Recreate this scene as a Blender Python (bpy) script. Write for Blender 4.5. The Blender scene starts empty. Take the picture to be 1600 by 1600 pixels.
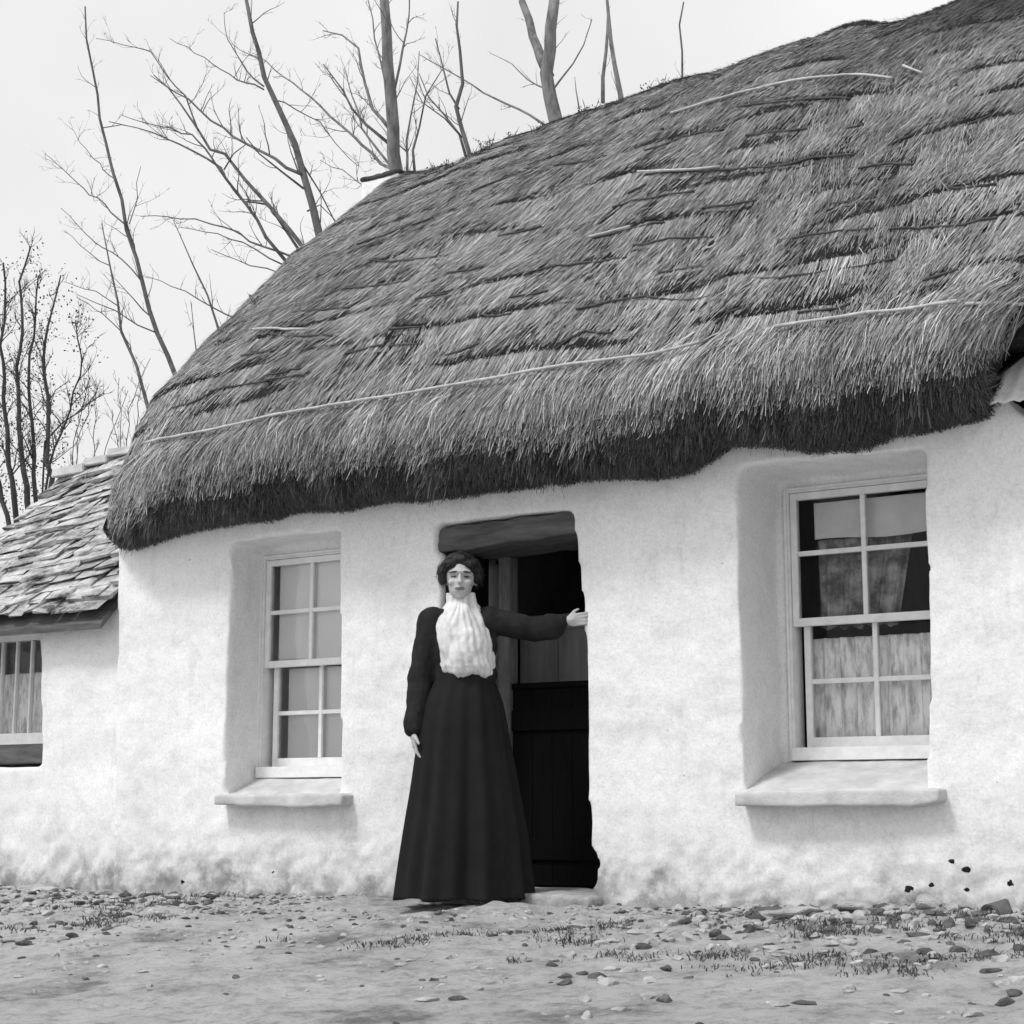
import bpy, bmesh, math, random
import numpy as np
from mathutils import Vector, Matrix, noise
from mathutils.bvhtree import BVHTree

random.seed(7)
rng = np.random.default_rng(11)
scene = bpy.context.scene
R = math.radians

# ------------------------------------------------------------------ camera
CAM = np.array([4.23, -6.86, 0.38])
YAW, PITCH, FPX = R(32.5), math.atan(465 / 2700.0), 2700.0
HD = np.array([-math.sin(YAW), math.cos(YAW), 0.0])
RT = np.array([math.cos(YAW), math.sin(YAW), 0.0])
FW = HD * math.cos(PITCH) + np.array([0, 0, math.sin(PITCH)])
UP = -HD * math.sin(PITCH) + np.array([0, 0, math.cos(PITCH)])
cam_data = bpy.data.cameras.new("camera")
cam = bpy.data.objects.new("camera", cam_data)
scene.collection.objects.link(cam)
cam.location = CAM
cam.rotation_euler = (R(90) + PITCH, 0, YAW)
cam_data.sensor_width = 36.0
cam_data.lens = 36.0 * FPX / 1600.0
cam_data.clip_end = 4000
scene.camera = cam
scene.render.resolution_x = 1024
scene.render.resolution_y = 1024

# ------------------------------------------------------------------ light
SUN_EL, SUN_AZ = R(57), R(205)       # azimuth the light comes from, clockwise from +y
world = bpy.data.worlds.new("World")
scene.world = world
world.use_nodes = True
wn, wl = world.node_tree.nodes, world.node_tree.links
bg = wn["Background"]
sky = wn.new("ShaderNodeTexSky")
sky.sky_type = 'NISHITA'
sky.sun_disc = False
sky.sun_elevation = SUN_EL
sky.sun_rotation = SUN_AZ
sky.dust_density = 6.0
sky.air_density = 1.0
bw = wn.new("ShaderNodeRGBToBW")
wl.new(sky.outputs[0], bw.inputs[0])
# veil of even cloud over the sky
mx = wn.new("ShaderNodeMix"); mx.data_type = 'FLOAT'
mx.inputs[0].default_value = 0.6
wl.new(bw.outputs[0], mx.inputs[2]); cn = wn.new("ShaderNodeTexNoise"); cn.inputs["Scale"].default_value = 2.2; cn.inputs["Detail"].default_value = 6
ctc = wn.new("ShaderNodeTexCoord"); wl.new(ctc.outputs["Generated"], cn.inputs["Vector"])
cm = wn.new("ShaderNodeMapRange"); cm.inputs[1].default_value = 0.3; cm.inputs[2].default_value = 0.7; cm.inputs[3].default_value = 8.8; cm.inputs[4].default_value = 11.6
wl.new(cn.outputs["Fac"], cm.inputs[0]); wl.new(cm.outputs[0], mx.inputs[3])
wl.new(mx.outputs[0], bg.inputs[0])
bg.inputs[1].default_value = 0.097
sun_d = bpy.data.lights.new("sun", 'SUN')
sun_d.energy = 1.5
sun_d.angle = R(11)
sun_d.color = (1, 1, 1)
sun = bpy.data.objects.new("sun", sun_d)
scene.collection.objects.link(sun)
sdir = Vector((math.sin(SUN_AZ) * math.cos(SUN_EL), math.cos(SUN_AZ) * math.cos(SUN_EL), math.sin(SUN_EL)))
sun.rotation_euler = sdir.to_track_quat('Z', 'Y').to_euler()
vs = scene.view_settings
vs.view_transform = 'Standard'
vs.look = 'None'
vs.exposure = 0.39
vs.gamma = 1.0


# ------------------------------------------------------------------ helpers
def ray(px, py):
    return FW + RT * (px - 800) / FPX + UP * (800 - py) / FPX


def at(px, py, Y):
    """point of the photograph's pixel (1600 wide) on the plane y = Y"""
    d = ray(px, py)
    return CAM + d * (Y - CAM[1]) / d[1]


def link(o):
    scene.collection.objects.link(o)
    return o


def tag(o, label=None, cat=None, group=None, kind=None):
    if label: o["label"] = label
    if cat: o["category"] = cat
    if group: o["group"] = group
    if kind: o["kind"] = kind
    return o


def empty(name, loc, label, cat, group=None, rz=0.0):
    o = bpy.data.objects.new(name, None)
    o.empty_display_size = 0.1
    link(o)
    o.location = loc
    o.rotation_euler = (0, 0, rz)
    return tag(o, label, cat, group)


def parent_to(o, p):
    o.parent = p
    bpy.context.view_layer.update()
    o.matrix_parent_inverse = p.matrix_world.inverted()
    return o


def mesh_obj(name, verts, faces, mats, parent=None, smooth=False):
    me = bpy.data.meshes.new(name)
    me.from_pydata([tuple(map(float, v)) for v in verts], [], [tuple(map(int, f)) for f in faces])
    me.update()
    return me_obj(name, me, mats, parent, smooth)


def me_obj(name, me, mats, parent=None, smooth=False):
    if not isinstance(mats, (list, tuple)): mats = [mats]
    for m in mats: me.materials.append(m)
    if smooth:
        me.polygons.foreach_set("use_smooth", [True] * len(me.polygons))
    o = bpy.data.objects.new(name, me)
    link(o)
    if parent: parent_to(o, parent)
    return o


class MB:
    """collects simple solids into one mesh"""
    def __init__(s): s.v = []; s.f = []

    def add(s, v, f):
        b = len(s.v); s.v += [tuple(p) for p in v]; s.f += [tuple(i + b for i in q) for q in f]; return s

    def box(s, x0, x1, y0, y1, z0, z1, j=0.0):
        v = [(x, y, z) for z in (z0, z1) for y in (y0, y1) for x in (x0, x1)]
        if j: v = [(a + random.uniform(-j, j), b + random.uniform(-j, j), c + random.uniform(-j, j)) for a, b, c in v]
        return s.add(v, [(0, 2, 3, 1), (4, 5, 7, 6), (0, 1, 5, 4), (2, 6, 7, 3), (0, 4, 6, 2), (1, 3, 7, 5)])

    def tube(s, pts, rads, n=6, cap=True):
        pts = [Vector(p) for p in pts]
        v = []; f = []
        nrm = None
        for i, p in enumerate(pts):
            t = (pts[min(i + 1, len(pts) - 1)] - pts[max(i - 1, 0)])
            if t.length < 1e-9: t = Vector((0, 0, 1))
            t.normalize()
            if nrm is None:
                nrm = t.orthogonal().normalized()
            else:
                nrm = (nrm - t * nrm.dot(t))
                nrm = nrm.normalized() if nrm.length > 1e-6 else t.orthogonal().normalized()
            b = t.cross(nrm)
            for k in range(n):
                a = 2 * math.pi * k / n
                v.append(p + (nrm * math.cos(a) + b * math.sin(a)) * rads[i])
        for i in range(len(pts) - 1):
            for k in range(n):
                k2 = (k + 1) % n
                f.append((i * n + k, i * n + k2, (i + 1) * n + k2, (i + 1) * n + k))
        if cap:
            f.append(tuple(range(n - 1, -1, -1)))
            f.append(tuple((len(pts) - 1) * n + k for k in range(n)))
        return s.add(v, f)

    def ellipsoid(s, c, r, rot=None, nu=20, nv=14):
        v = []; f = []
        M = rot.to_matrix() if rot is not None else Matrix.Identity(3)
        for j in range(1, nv):
            th = math.pi * j / nv
            for i in range(nu):
                ph = 2 * math.pi * i / nu
                v.append(M @ Vector((r[0] * math.sin(th) * math.cos(ph), r[1] * math.sin(th) * math.sin(ph), r[2] * math.cos(th))) + Vector(c))
        v.append(M @ Vector((0, 0, r[2])) + Vector(c)); v.append(M @ Vector((0, 0, -r[2])) + Vector(c))
        for j in range(nv - 2):
            for i in range(nu):
                i2 = (i + 1) % nu
                f.append((j * nu + i, (j + 1) * nu + i, (j + 1) * nu + i2, j * nu + i2))
        for i in range(nu):
            i2 = (i + 1) % nu
            f.append((len(v) - 2, i, i2)); f.append((len(v) - 1, (nv - 2) * nu + i2, (nv - 2) * nu + i))
        return s.add(v, f)

    def prism(s, poly, y0, y1):
        """polygon in x,z pushed from y0 to y1"""
        n = len(poly)
        v = [(x, y0, z) for x, z in poly] + [(x, y1, z) for x, z in poly]
        f = [tuple(range(n)), tuple(range(2 * n - 1, n - 1, -1))]
        for i in range(n):
            k = (i + 1) % n
            f.append((i, i + n, k + n, k))
        return s.add(v, f)

    def mesh(s, name):
        me = bpy.data.meshes.new(name)
        me.from_pydata(s.v, [], s.f)
        bm = bmesh.new(); bm.from_mesh(me)
        bmesh.ops.recalc_face_normals(bm, faces=bm.faces)
        bm.to_mesh(me); bm.free()
        me.update()
        return me

    def build(s, name, mat, parent=None, smooth=False, bevel=0.0):
        me = s.mesh(name)
        if bevel:
            bm = bmesh.new(); bm.from_mesh(me)
            bmesh.ops.bevel(bm, geom=list(bm.edges), offset=bevel, segments=2, affect='EDGES', clamp_overlap=True)
            bm.to_mesh(me); bm.free(); me.update()
        return me_obj(name, me, mat, parent, smooth)


def apply_mods(me, mods):
    """me with a list of (type, dict) modifiers baked in"""
    o = bpy.data.objects.new("tmp", me); link(o)
    for t, kw in mods:
        m = o.modifiers.new(t, t)
        for k, v in kw.items(): setattr(m, k, v)
    dg = bpy.context.evaluated_depsgraph_get()
    new = bpy.data.meshes.new_from_object(o.evaluated_get(dg))
    bpy.data.objects.remove(o)
    return new


def boolean_cut(me, cutter_mb):
    c = bpy.data.objects.new("cut", cutter_mb.mesh("cut")); link(c)
    out = apply_mods(me, [('BOOLEAN', dict(operation='DIFFERENCE', object=c, solver='EXACT'))])
    bpy.data.objects.remove(c)
    return out


def coords(me):
    a = np.empty(len(me.vertices) * 3); me.vertices.foreach_get("co", a); return a.reshape(-1, 3)


def set_coords(me, a):
    me.vertices.foreach_set("co", a.ravel()); me.update()


def _hash(ix, iy, seed):
    h = (ix.astype(np.int64) * 374761393 + iy.astype(np.int64) * 668265263 + seed * 1274126177) & 0x7fffffff
    h = ((h ^ (h >> 13)) * 1274126177) & 0x7fffffff
    return ((h ^ (h >> 16)) & 0xffff) / 65535.0


def vnoise(x, y, seed=0):
    """value noise -1..1, vectorised"""
    ix, iy = np.floor(x), np.floor(y)
    fx, fy = x - ix, y - iy
    fx = fx * fx * (3 - 2 * fx); fy = fy * fy * (3 - 2 * fy)
    ix = ix.astype(np.int64); iy = iy.astype(np.int64)
    a = _hash(ix, iy, seed); b = _hash(ix + 1, iy, seed); c = _hash(ix, iy + 1, seed); d = _hash(ix + 1, iy + 1, seed)
    return 2 * ((a * (1 - fx) + b * fx) * (1 - fy) + (c * (1 - fx) + d * fx) * fy) - 1


def fbm(x, y, seed=0, oct=3):
    s = 0; a = 1; t = 0
    for k in range(oct):
        s = s + a * vnoise(x * 2 ** k, y * 2 ** k, seed + k * 7); t += a; a *= 0.5
    return s / t


# ------------------------------------------------------------------ materials (all grey: a black and white world)
def mat_base(name, rough=0.85, spec=0.25):
    m = bpy.data.materials.new(name); m.use_nodes = True
    nt = m.node_tree; b = nt.nodes["Principled BSDF"]
    b.inputs["Roughness"].default_value = rough
    b.inputs["Specular IOR Level"].default_value = spec
    return m, nt, b


def noise_node(nt, scale, detail=6, rough=0.6, mapping=None, coord='Object'):
    tc = nt.nodes.new("ShaderNodeTexCoord")
    n = nt.nodes.new("ShaderNodeTexNoise")
    n.inputs["Scale"].default_value = scale; n.inputs["Detail"].default_value = detail; n.inputs["Roughness"].default_value = rough
    if mapping:
        mp = nt.nodes.new("ShaderNodeMapping"); mp.inputs["Scale"].default_value = mapping
        nt.links.new(tc.outputs[coord], mp.inputs[0]); nt.links.new(mp.outputs[0], n.inputs["Vector"])
    else:
        nt.links.new(tc.outputs[coord], n.inputs["Vector"])
    return n.outputs["Fac"]


def ramp(nt, src, stops):
    r = nt.nodes.new("ShaderNodeValToRGB")
    e = r.color_ramp.elements
    while len(e) < len(stops): e.new(0.5)
    for i, (p, v) in enumerate(stops):
        e[i].position = p; e[i].color = (v, v, v, 1)
    nt.links.new(src, r.inputs[0])
    return r.outputs[0]


def mix_mul(nt, a, b, fac=1.0):
    m = nt.nodes.new("ShaderNodeMix"); m.data_type = 'RGBA'; m.blend_type = 'MULTIPLY'
    m.inputs[0].default_value = fac
    nt.links.new(a, m.inputs[6]); nt.links.new(b, m.inputs[7])
    return m.outputs[2]


def bump(nt, b, src, strength, dist):
    n = nt.nodes.new("ShaderNodeBump")
    n.inputs["Strength"].default_value = strength; n.inputs["Distance"].default_value = dist
    nt.links.new(src, n.inputs["Height"]); nt.links.new(n.outputs[0], b.inputs["Normal"])


def simple(name, lo, hi, scale=6.0, rough=0.85, spec=0.25, bs=0.3, bd=0.004, mapping=None, bscale=60, p0=0.3, p1=0.7):
    m, nt, b = mat_base(name, rough, spec)
    c = ramp(nt, noise_node(nt, scale, mapping=mapping), [(p0, lo), (p1, hi)])
    nt.links.new(c, b.inputs["Base Color"])
    if bs: bump(nt, b, noise_node(nt, bscale, mapping=mapping), bs, bd)
    return m


def whitewash():
    m, nt, b = mat_base("whitewash", 0.9, 0.15)
    big = ramp(nt, noise_node(nt, 1.3, 5, 0.6), [(0.25, 0.76), (0.6, 0.86)])
    mid = ramp(nt, noise_node(nt, 9, 8, 0.75), [(0.28, 0.86), (0.5, 1.0)])
    fine = ramp(nt, noise_node(nt, 70, 6, 0.8), [(0.3, 0.80), (0.55, 1.0)])
    spots = ramp(nt, noise_node(nt, 26, 3, 0.5), [(0.20, 0.35), (0.27, 1.0)])
    c = mix_mul(nt, mix_mul(nt, big, mid), mix_mul(nt, fine, spots))
    drips = ramp(nt, noise_node(nt, 3.2, 7, 0.7, mapping=(3.2, 1, 0.45)), [(0.28, 0.87), (0.44, 1.0)])
    cracks = ramp(nt, noise_node(nt, 6.5, 12, 0.85), [(0.485, 1.0), (0.498, 0.72), (0.511, 1.0)])
    c = mix_mul(nt, c, mix_mul(nt, drips, cracks, 0.55))
    # splashes of earth low on the wall (a stain band with its own ragged edge)
    tc = nt.nodes.new("ShaderNodeTexCoord"); sx = nt.nodes.new("ShaderNodeSeparateXYZ")
    nt.links.new(tc.outputs["Object"], sx.inputs[0])
    nz = nt.nodes.new("ShaderNodeMath"); nz.operation = 'MULTIPLY_ADD'
    nt.links.new(noise_node(nt, 5, 8, 0.7), nz.inputs[0]); nz.inputs[1].default_value = -0.9
    nt.links.new(sx.outputs[2], nz.inputs[2])
    st = ramp(nt, nz.outputs[0], [(0.0, 0.50), (0.35, 1.0)])
    nz2 = nt.nodes.new("ShaderNodeMath"); nz2.operation = 'ADD'; nz2.inputs[1].default_value = 0.50
    nt.links.new(nz.outputs[0], nz2.inputs[0])
    st = ramp(nt, nz2.outputs[0], [(0.0, 0.38), (0.10, 0.68), (0.25, 0.88), (0.52, 1.0)])
    c = mix_mul(nt, c, st)
    nt.links.new(c, b.inputs["Base Color"])
    bump(nt, b, noise_node(nt, 28, 8, 0.7), 0.35, 0.012)
    return m


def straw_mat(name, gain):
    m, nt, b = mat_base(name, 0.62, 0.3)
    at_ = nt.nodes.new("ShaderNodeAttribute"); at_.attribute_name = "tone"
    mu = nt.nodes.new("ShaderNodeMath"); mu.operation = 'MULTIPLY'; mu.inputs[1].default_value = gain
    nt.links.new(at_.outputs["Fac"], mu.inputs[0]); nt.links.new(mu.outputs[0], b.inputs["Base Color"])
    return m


def glass_mat(name, refl=0.97):
    m = bpy.data.materials.new(name); m.use_nodes = True
    nt = m.node_tree; nt.nodes.clear()
    out = nt.nodes.new("ShaderNodeOutputMaterial")
    tr = nt.nodes.new("ShaderNodeBsdfTransparent"); tr.inputs[0].default_value = (refl, refl, refl, 1)
    gl = nt.nodes.new("ShaderNodeBsdfGlossy"); gl.inputs["Roughness"].default_value = 0.03
    gl.inputs[0].default_value = (0.9, 0.9, 0.9, 1)
    fr = nt.nodes.new("ShaderNodeFresnel"); fr.inputs[0].default_value = 1.33
    mxs = nt.nodes.new("ShaderNodeMixShader")
    nt.links.new(fr.outputs[0], mxs.inputs[0]); nt.links.new(tr.outputs[0], mxs.inputs[1]); nt.links.new(gl.outputs[0], mxs.inputs[2])
    nt.links.new(mxs.outputs[0], out.inputs[0])
    n = nt.nodes.new("ShaderNodeBump"); n.inputs["Strength"].default_value = 0.25; n.inputs["Distance"].default_value = 0.02
    nt.links.new(noise_node(nt, 4, 2), n.inputs["Height"]); nt.links.new(n.outputs[0], gl.inputs["Normal"])
    return m


M = dict(
    white=whitewash(),
    paint=simple("old_white_paint", 0.70, 0.84, 20, 0.6, 0.3, 0.2, 0.002),
    sillstone=simple("limewashed_stone", 0.42, 0.62, 9, 0.9, 0.2, 0.6, 0.006),
    lintel=simple("weathered_timber", 0.07, 0.17, 5, 0.9, 0.2, 0.8, 0.01, mapping=(1, 4, 6)),
    straw=straw_mat("straw", 0.92),
    darkstraw=straw_mat("eave_shade_straw", 0.17),  # straw with the eave's deep shade put into a low gain
    halfshade=straw_mat("half_shade_straw", 0.27),  # straw with a softer eave shade put into its gain
    under=simple("gap_shade_dark", 0.012, 0.035, 30, 0.95, 0.1, 1.0, 0.02),  # near-black: shade under the eave and inside gaps painted as colour
    rod=simple("hazel_rod", 0.30, 0.55, 30, 0.6, 0.3, 0.2, 0.002),
    darkrod=simple("gap_shade_rod", 0.04, 0.09, 30, 0.8, 0.2, 0.2, 0.002),  # dark rods, gap shade included in the colour
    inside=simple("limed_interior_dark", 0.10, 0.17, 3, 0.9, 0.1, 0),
    board=simple("inner_boards", 0.24, 0.36, 3, 0.7, 0.25, 0.3, 0.003, mapping=(9, 9, 1)),
    blackdoor=simple("black_paint", 0.004, 0.006, 6, 0.9, 0.08, 0.1, 0.003, mapping=(8, 8, 1)),
    stile=simple("worn_grey_paint", 0.12, 0.24, 8, 0.6, 0.3, 0.2, 0.002, mapping=(6, 6, 1)),
    blind=simple("linen_blind", 0.88, 0.94, 3, 0.9, 0.1, 0.1, 0.003),
    blindgrey=simple("holland_blind", 0.55, 0.75, 5, 0.9, 0.1, 0.1, 0.003),
    glass=glass_mat("window_glass"),
    shinyglass=glass_mat("pale_window_glass"),
    bark=simple("bark", 0.05, 0.15, 9, 0.9, 0.15, 0.6, 0.01, mapping=(1, 1, .3)),
    barkpale=simple("pale_bark", 0.08, 0.24, 14, 0.9, 0.15, 0.5, 0.01, mapping=(1, 1, .3)),
    barkdark=simple("dark_bark", 0.04, 0.09, 9, 0.9, 0.15, 0.5, 0.01, mapping=(1, 1, .3)),
    leaf=simple("ivy_leaf", 0.04, 0.10, 9, 0.6, 0.3, 0),
    dress=simple("black_wool", 0.013, 0.017, 14, 0.95, 0.12, 0.5, 0.003, bscale=180),
    bodice=simple("black_cloth", 0.012, 0.026, 14, 0.9, 0.15, 0.5, 0.003, bscale=180),
    blouse=simple("white_cotton", 0.50, 0.74, 16, 0.9, 0.1, 0.5, 0.004, bscale=70),
    skin=simple("skin", 0.38, 0.46, 20, 0.55, 0.3, 0.1, 0.001),
    lip=simple("lips", 0.14, 0.18, 20, 0.5, 0.3, 0),
    eye=simple("eyes", 0.03, 0.06, 40, 0.4, 0.4, 0),
    hair=simple("dark_hair", 0.005, 0.016, 60, 0.6, 0.35, 0.8, 0.004, mapping=(3, 3, 1)),
    stone=simple("field_stone", 0.22, 0.48, 14, 0.9, 0.2, 0.7, 0.01),
    darkstone=simple("mossy_stone", 0.04, 0.14, 10, 0.9, 0.2, 0.8, 0.01),
    grass=simple("grass_blades", 0.035, 0.12, 5, 0.8, 0.2, 0),
    capst=simple("sooty_cap_eave_shade", 0.035, 0.08, 12, 0.9, 0.2, 0.8, 0.01),  # chimney cap, also the painted shade strip under the annex eave
)


def curtain_mat():
    m, nt, b = mat_base("lace", 0.9, 0.1)
    c = ramp(nt, noise_node(nt, 22, 6, 0.7, mapping=(1.6, 1, 0.35)), [(0.34, 0.38), (0.56, 0.93)])
    nt.links.new(c, b.inputs["Base Color"])
    return m


for n_ in M['shinyglass'].node_tree.nodes:
    if n_.type == 'FRESNEL': n_.inputs[0].default_value = 1.75
M['lace'] = curtain_mat()
M['dim_curtain'] = simple("dark_patterned_curtain", 0.09, 0.40, 14, 0.9, 0.1, 0, p0=0.38, p1=0.66)


def slate_mat():
    m, nt, b = mat_base("limed_slates", 0.85, 0.25)
    c1 = ramp(nt, noise_node(nt, 5, 8, 0.7, mapping=(0.8, 1.6, 1.6)), [(0.38, 0.07), (0.45, 0.30), (0.62, 0.62)])
    c2 = ramp(nt, noise_node(nt, 30, 6, 0.75), [(0.3, 0.6), (0.55, 1.0)])
    nt.links.new(mix_mul(nt, c1, c2), b.inputs["Base Color"])
    bump(nt, b, noise_node(nt, 24, 8, 0.7), 0.8, 0.015)
    return m


M['slates'] = slate_mat()
M['palesheet'] = simple("whitened_sheets", 0.60, 0.78, 12, 0.7, 0.3, 0.3, 0.004)


def ground_mat():
    m, nt, b = mat_base("trodden_earth", 0.95, 0.12)
    a = ramp(nt, noise_node(nt, 1.9, 9, 0.7), [(0.36, 0.30), (0.45, 0.60), (0.60, 0.74)])
    c = ramp(nt, noise_node(nt, 12, 10, 0.85), [(0.36, 0.50), (0.52, 1.0)])
    nt.links.new(mix_mul(nt, a, c), b.inputs["Base Color"])
    bump(nt, b, noise_node(nt, 18, 12, 0.8), 1.0, 0.05)
    return m


M['ground'] = ground_mat()


# ------------------------------------------------------------------ ground
def gz(x, y):
    """ground height"""
    d = np.maximum(0, -np.asarray(y, float) - 0.35)
    base = -0.035 + 0.010 * np.clip(x, -4, 3) - 0.75 * (1 - np.exp(-d * 0.16))
    near = np.exp(-((np.asarray(y, float) + 0.5) / 0.9) ** 2)
    return base + 0.028 * fbm(np.asarray(x) * 2.3, np.asarray(y) * 2.3, 3, 4) * (0.5 + near) + 0.016 * fbm(np.asarray(x) * 12, np.asarray(y) * 12, 9, 3) * near + 0.010 * fbm(np.asarray(x) * 9, np.asarray(y) * 5, 19, 3)


def build_ground():
    def sheet(xs, ys):
        X, Y = np.meshgrid(xs, ys)
        return X, Y, gz(X, Y)
    xs = np.unique(np.concatenate([np.linspace(-400, -12, 20), np.linspace(-12, -5, 40), np.linspace(-5, 6, 420), np.linspace(6, 14, 30), np.linspace(14, 400, 20)]))
    ys = np.unique(np.concatenate([np.linspace(-300, -12, 16), np.linspace(-12, -3.6, 60), np.linspace(-3.6, 0.6, 200), np.linspace(0.6, 12, 30), np.linspace(12, 600, 20)]))
    X, Y, Z = sheet(xs, ys)
    v = np.stack([X.ravel(), Y.ravel(), Z.ravel()], 1)
    nx, ny = len(xs), len(ys)
    idx = np.arange(nx * ny).reshape(ny, nx)
    f = np.stack([idx[:-1, :-1], idx[:-1, 1:], idx[1:, 1:], idx[1:, :-1]], -1).reshape(-1, 4)
    o = mesh_obj("ground", v, f, M['ground'], smooth=True)
    tag(o, kind="structure")


build_ground()

# ------------------------------------------------------------------ cottage walls
cottage = empty("cottage", (-0.1, 2.0, 0), "low whitewashed cottage with a thick old thatched roof, open dark doorway between two sash windows", "cottage")


def jitter_poly(pts, step=0.12, amp=0.008):
    out = []
    for i, (a, b) in enumerate(zip(pts, pts[1:] + pts[:1])):
        L = math.hypot(b[0] - a[0], b[1] - a[1]); n = max(1, int(L / step))
        for k in range(n):
            t = k / n
            j = amp if k else amp * 0.4
            out.append((a[0] + (b[0] - a[0]) * t + random.uniform(-j, j), a[1] + (b[1] - a[1]) * t + random.uniform(-j, j)))
    return out


wall_mb = MB().prism([(-2.66, -0.4), (2.75, -0.4), (2.75, 1.95), (2.30, 1.955), (2.22, 2.06), (-2.76, 2.02)], 0.0, 0.55)
me = wall_mb.mesh("wall")
DOOR = [(-0.53, -0.6), (-0.53, 0.4), (-0.545, 1.0), (-0.55, 1.60), (-0.585, 1.63), (-0.575, 1.757), (0.0, 1.765), (0.189, 1.759), (0.203, 1.658), (0.229, 1.446), (0.251, 1.266), (0.263, 1.0), (0.257, 0.71), (0.256, 0.566), (0.271, 0.423), (0.286, 0.224), (0.33, 0.154), (0.305, 0.03), (0.33, -0.03), (0.33, -0.6)]
cuts = [DOOR,
        jitter_poly([(-1.905, 0.45), (-1.91, 1.785), (-1.185, 1.79), (-1.165, 1.0), (-1.15, 0.45)]),
        jitter_poly([(1.04, 0.44), (1.05, 1.872), (1.892, 1.866), (1.875, 1.1), (1.855, 0.44)])]
cuts_d = [1.0, 0.262, 0.422]
for c, dd in zip(cuts, cuts_d):
    me = boolean_cut(me, MB().prism(c, -0.3, dd))
for (a, b, c, d) in ((-1.912, -1.19, 0.53, 1.729), (1.084, 1.795, 0.58, 1.829)):      # the holes the sash boxes sit in
    me = boolean_cut(me, MB().prism([(a, c), (b, c), (b, d), (a, d)], -0.3 if False else 0.15, 1.0))
me = apply_mods(me, [('REMESH', dict(mode='VOXEL', voxel_size=0.017, use_smooth_shade=True)), ('SMOOTH', dict(factor=0.5, iterations=2))])
co = coords(me)
w = np.clip((0.5 - co[:, 1]) / 0.4, 0, 1)
for i in range(len(co)):
    p = Vector(co[i])
    n1 = noise.noise(p * 1.1) * 0.020 + noise.noise(p * 3.7 + Vector((5, 0, 0))) * 0.012 + noise.noise(p * 11) * 0.0045 + noise.noise(p * 27) * 0.0018
    low = max(0.0, 0.35 - p.z) / 0.35
    n1 += low * (abs(noise.noise(p * 9 + Vector((0, 3, 0)))) * 0.024 + abs(noise.noise(p * 21)) * 0.018 - 0.010)
    co[i, 1] -= n1 * w[i] + low * 0.02
    co[i, 2] += noise.noise(p * 8) * 0.004
    co[i, 0] += noise.noise(p * 8 + Vector((0, 9, 9))) * 0.004
set_coords(me, co)
me_obj("wall", me, M['white'], cottage, smooth=True)
wall_bvh = BVHTree.FromPolygons([tuple(c) for c in co], [tuple(p.vertices) for p in me.polygons])
# gable and rear walls, ceiling and floor inside
rm = MB()
g = [(0.56, -0.4), (4.30, -0.4), (4.30, 2.0), (2.35, 4.1), (0.56, 2.2)]
for x0, x1 in ((-2.70, -2.35), (2.30, 2.74)):
    n = len(g); v = [(x0, a, b) for a, b in g] + [(x1, a, b) for a, b in g]
    f = [tuple(range(n)), tuple(range(2 * n - 1, n - 1, -1))] + [(i, (i + 1) % n, (i + 1) % n + n, i + n) for i in range(n)]
    rm.add(v, f)
rm.box(-2.34, 2.29, 3.9, 4.30, -0.4, 2.0)
rm.build("rear_wall", M['white'], cottage)
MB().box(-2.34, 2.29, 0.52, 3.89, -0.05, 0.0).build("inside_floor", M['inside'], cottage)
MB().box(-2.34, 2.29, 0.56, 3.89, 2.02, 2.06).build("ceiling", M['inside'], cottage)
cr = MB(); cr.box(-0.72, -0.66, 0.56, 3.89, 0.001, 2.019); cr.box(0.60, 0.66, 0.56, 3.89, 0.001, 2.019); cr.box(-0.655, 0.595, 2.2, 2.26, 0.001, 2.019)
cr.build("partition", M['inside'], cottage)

# doorway
lb = MB().prism(jitter_poly([(-0.60, 1.625), (-0.605, 1.742), (-0.3, 1.753), (0.20, 1.763), (0.205, 1.652), (-0.2, 1.635)], 0.07, 0.005), 0.02, 0.42)
me = apply_mods(lb.mesh("lintel"), [('REMESH', dict(mode='VOXEL', voxel_size=0.009, use_smooth_shade=True)), ('SMOOTH', dict(factor=0.5, iterations=2))])
co = coords(me)
for i in range(len(co)):
    p = Vector(co[i]); co[i] += np.array(p * 0) + np.array([0, noise.noise(Vector((p.x * 5, p.y * 20, p.z * 60))) * 0.006, noise.noise(p * 14) * 0.006])
set_coords(me, co)
me_obj("lintel", me, M['lintel'], cottage, True)
st = MB().box(-0.56, 0.36, -0.16, 0.5, -0.12, 0.012)
me = apply_mods(st.mesh("doorstep"), [('REMESH', dict(mode='VOXEL', voxel_size=0.014, use_smooth_shade=True)), ('SMOOTH', dict(factor=0.6, iterations=4))])
co = coords(me)
for i in range(len(co)):
    p = Vector(co[i]); co[i, 2] += noise.noise(p * 5) * 0.012; co[i, 1] += noise.noise(p * 6) * 0.02
set_coords(me, co)
me_obj("doorstep", me, M['stone'], cottage, True)
fr = MB().box(-0.452, -0.385, 0.36, 0.44, 0.02, 1.63)
fr.build("door_frame", M['stile'], cottage, bevel=0.004)
hd = MB()
for k in range(6):
    x = -0.380 + k * 0.113
    hd.box(x, x + 0.1122, 0.385, 0.42, 0.02, 0.965)
hd.box(-0.38, 0.298, 0.372, 0.384, 0.14, 0.24).box(-0.38, 0.298, 0.372, 0.384, 0.76, 0.86)
hdo = hd.build("half_door", M['blackdoor'], cottage, bevel=0.002)
MB().box(-0.545, -0.505, 0.03, 0.359, 0.02, 1.625).build("dark_jamb_lining", M['blackdoor'], cottage, bevel=0.004)  # added lining; the doorway's darkness is put into its black
MB().box(-0.384, 0.298, 0.375, 0.43, 0.966, 0.995).build("door_ledge", M['blackdoor'], hdo, bevel=0.003)
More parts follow.
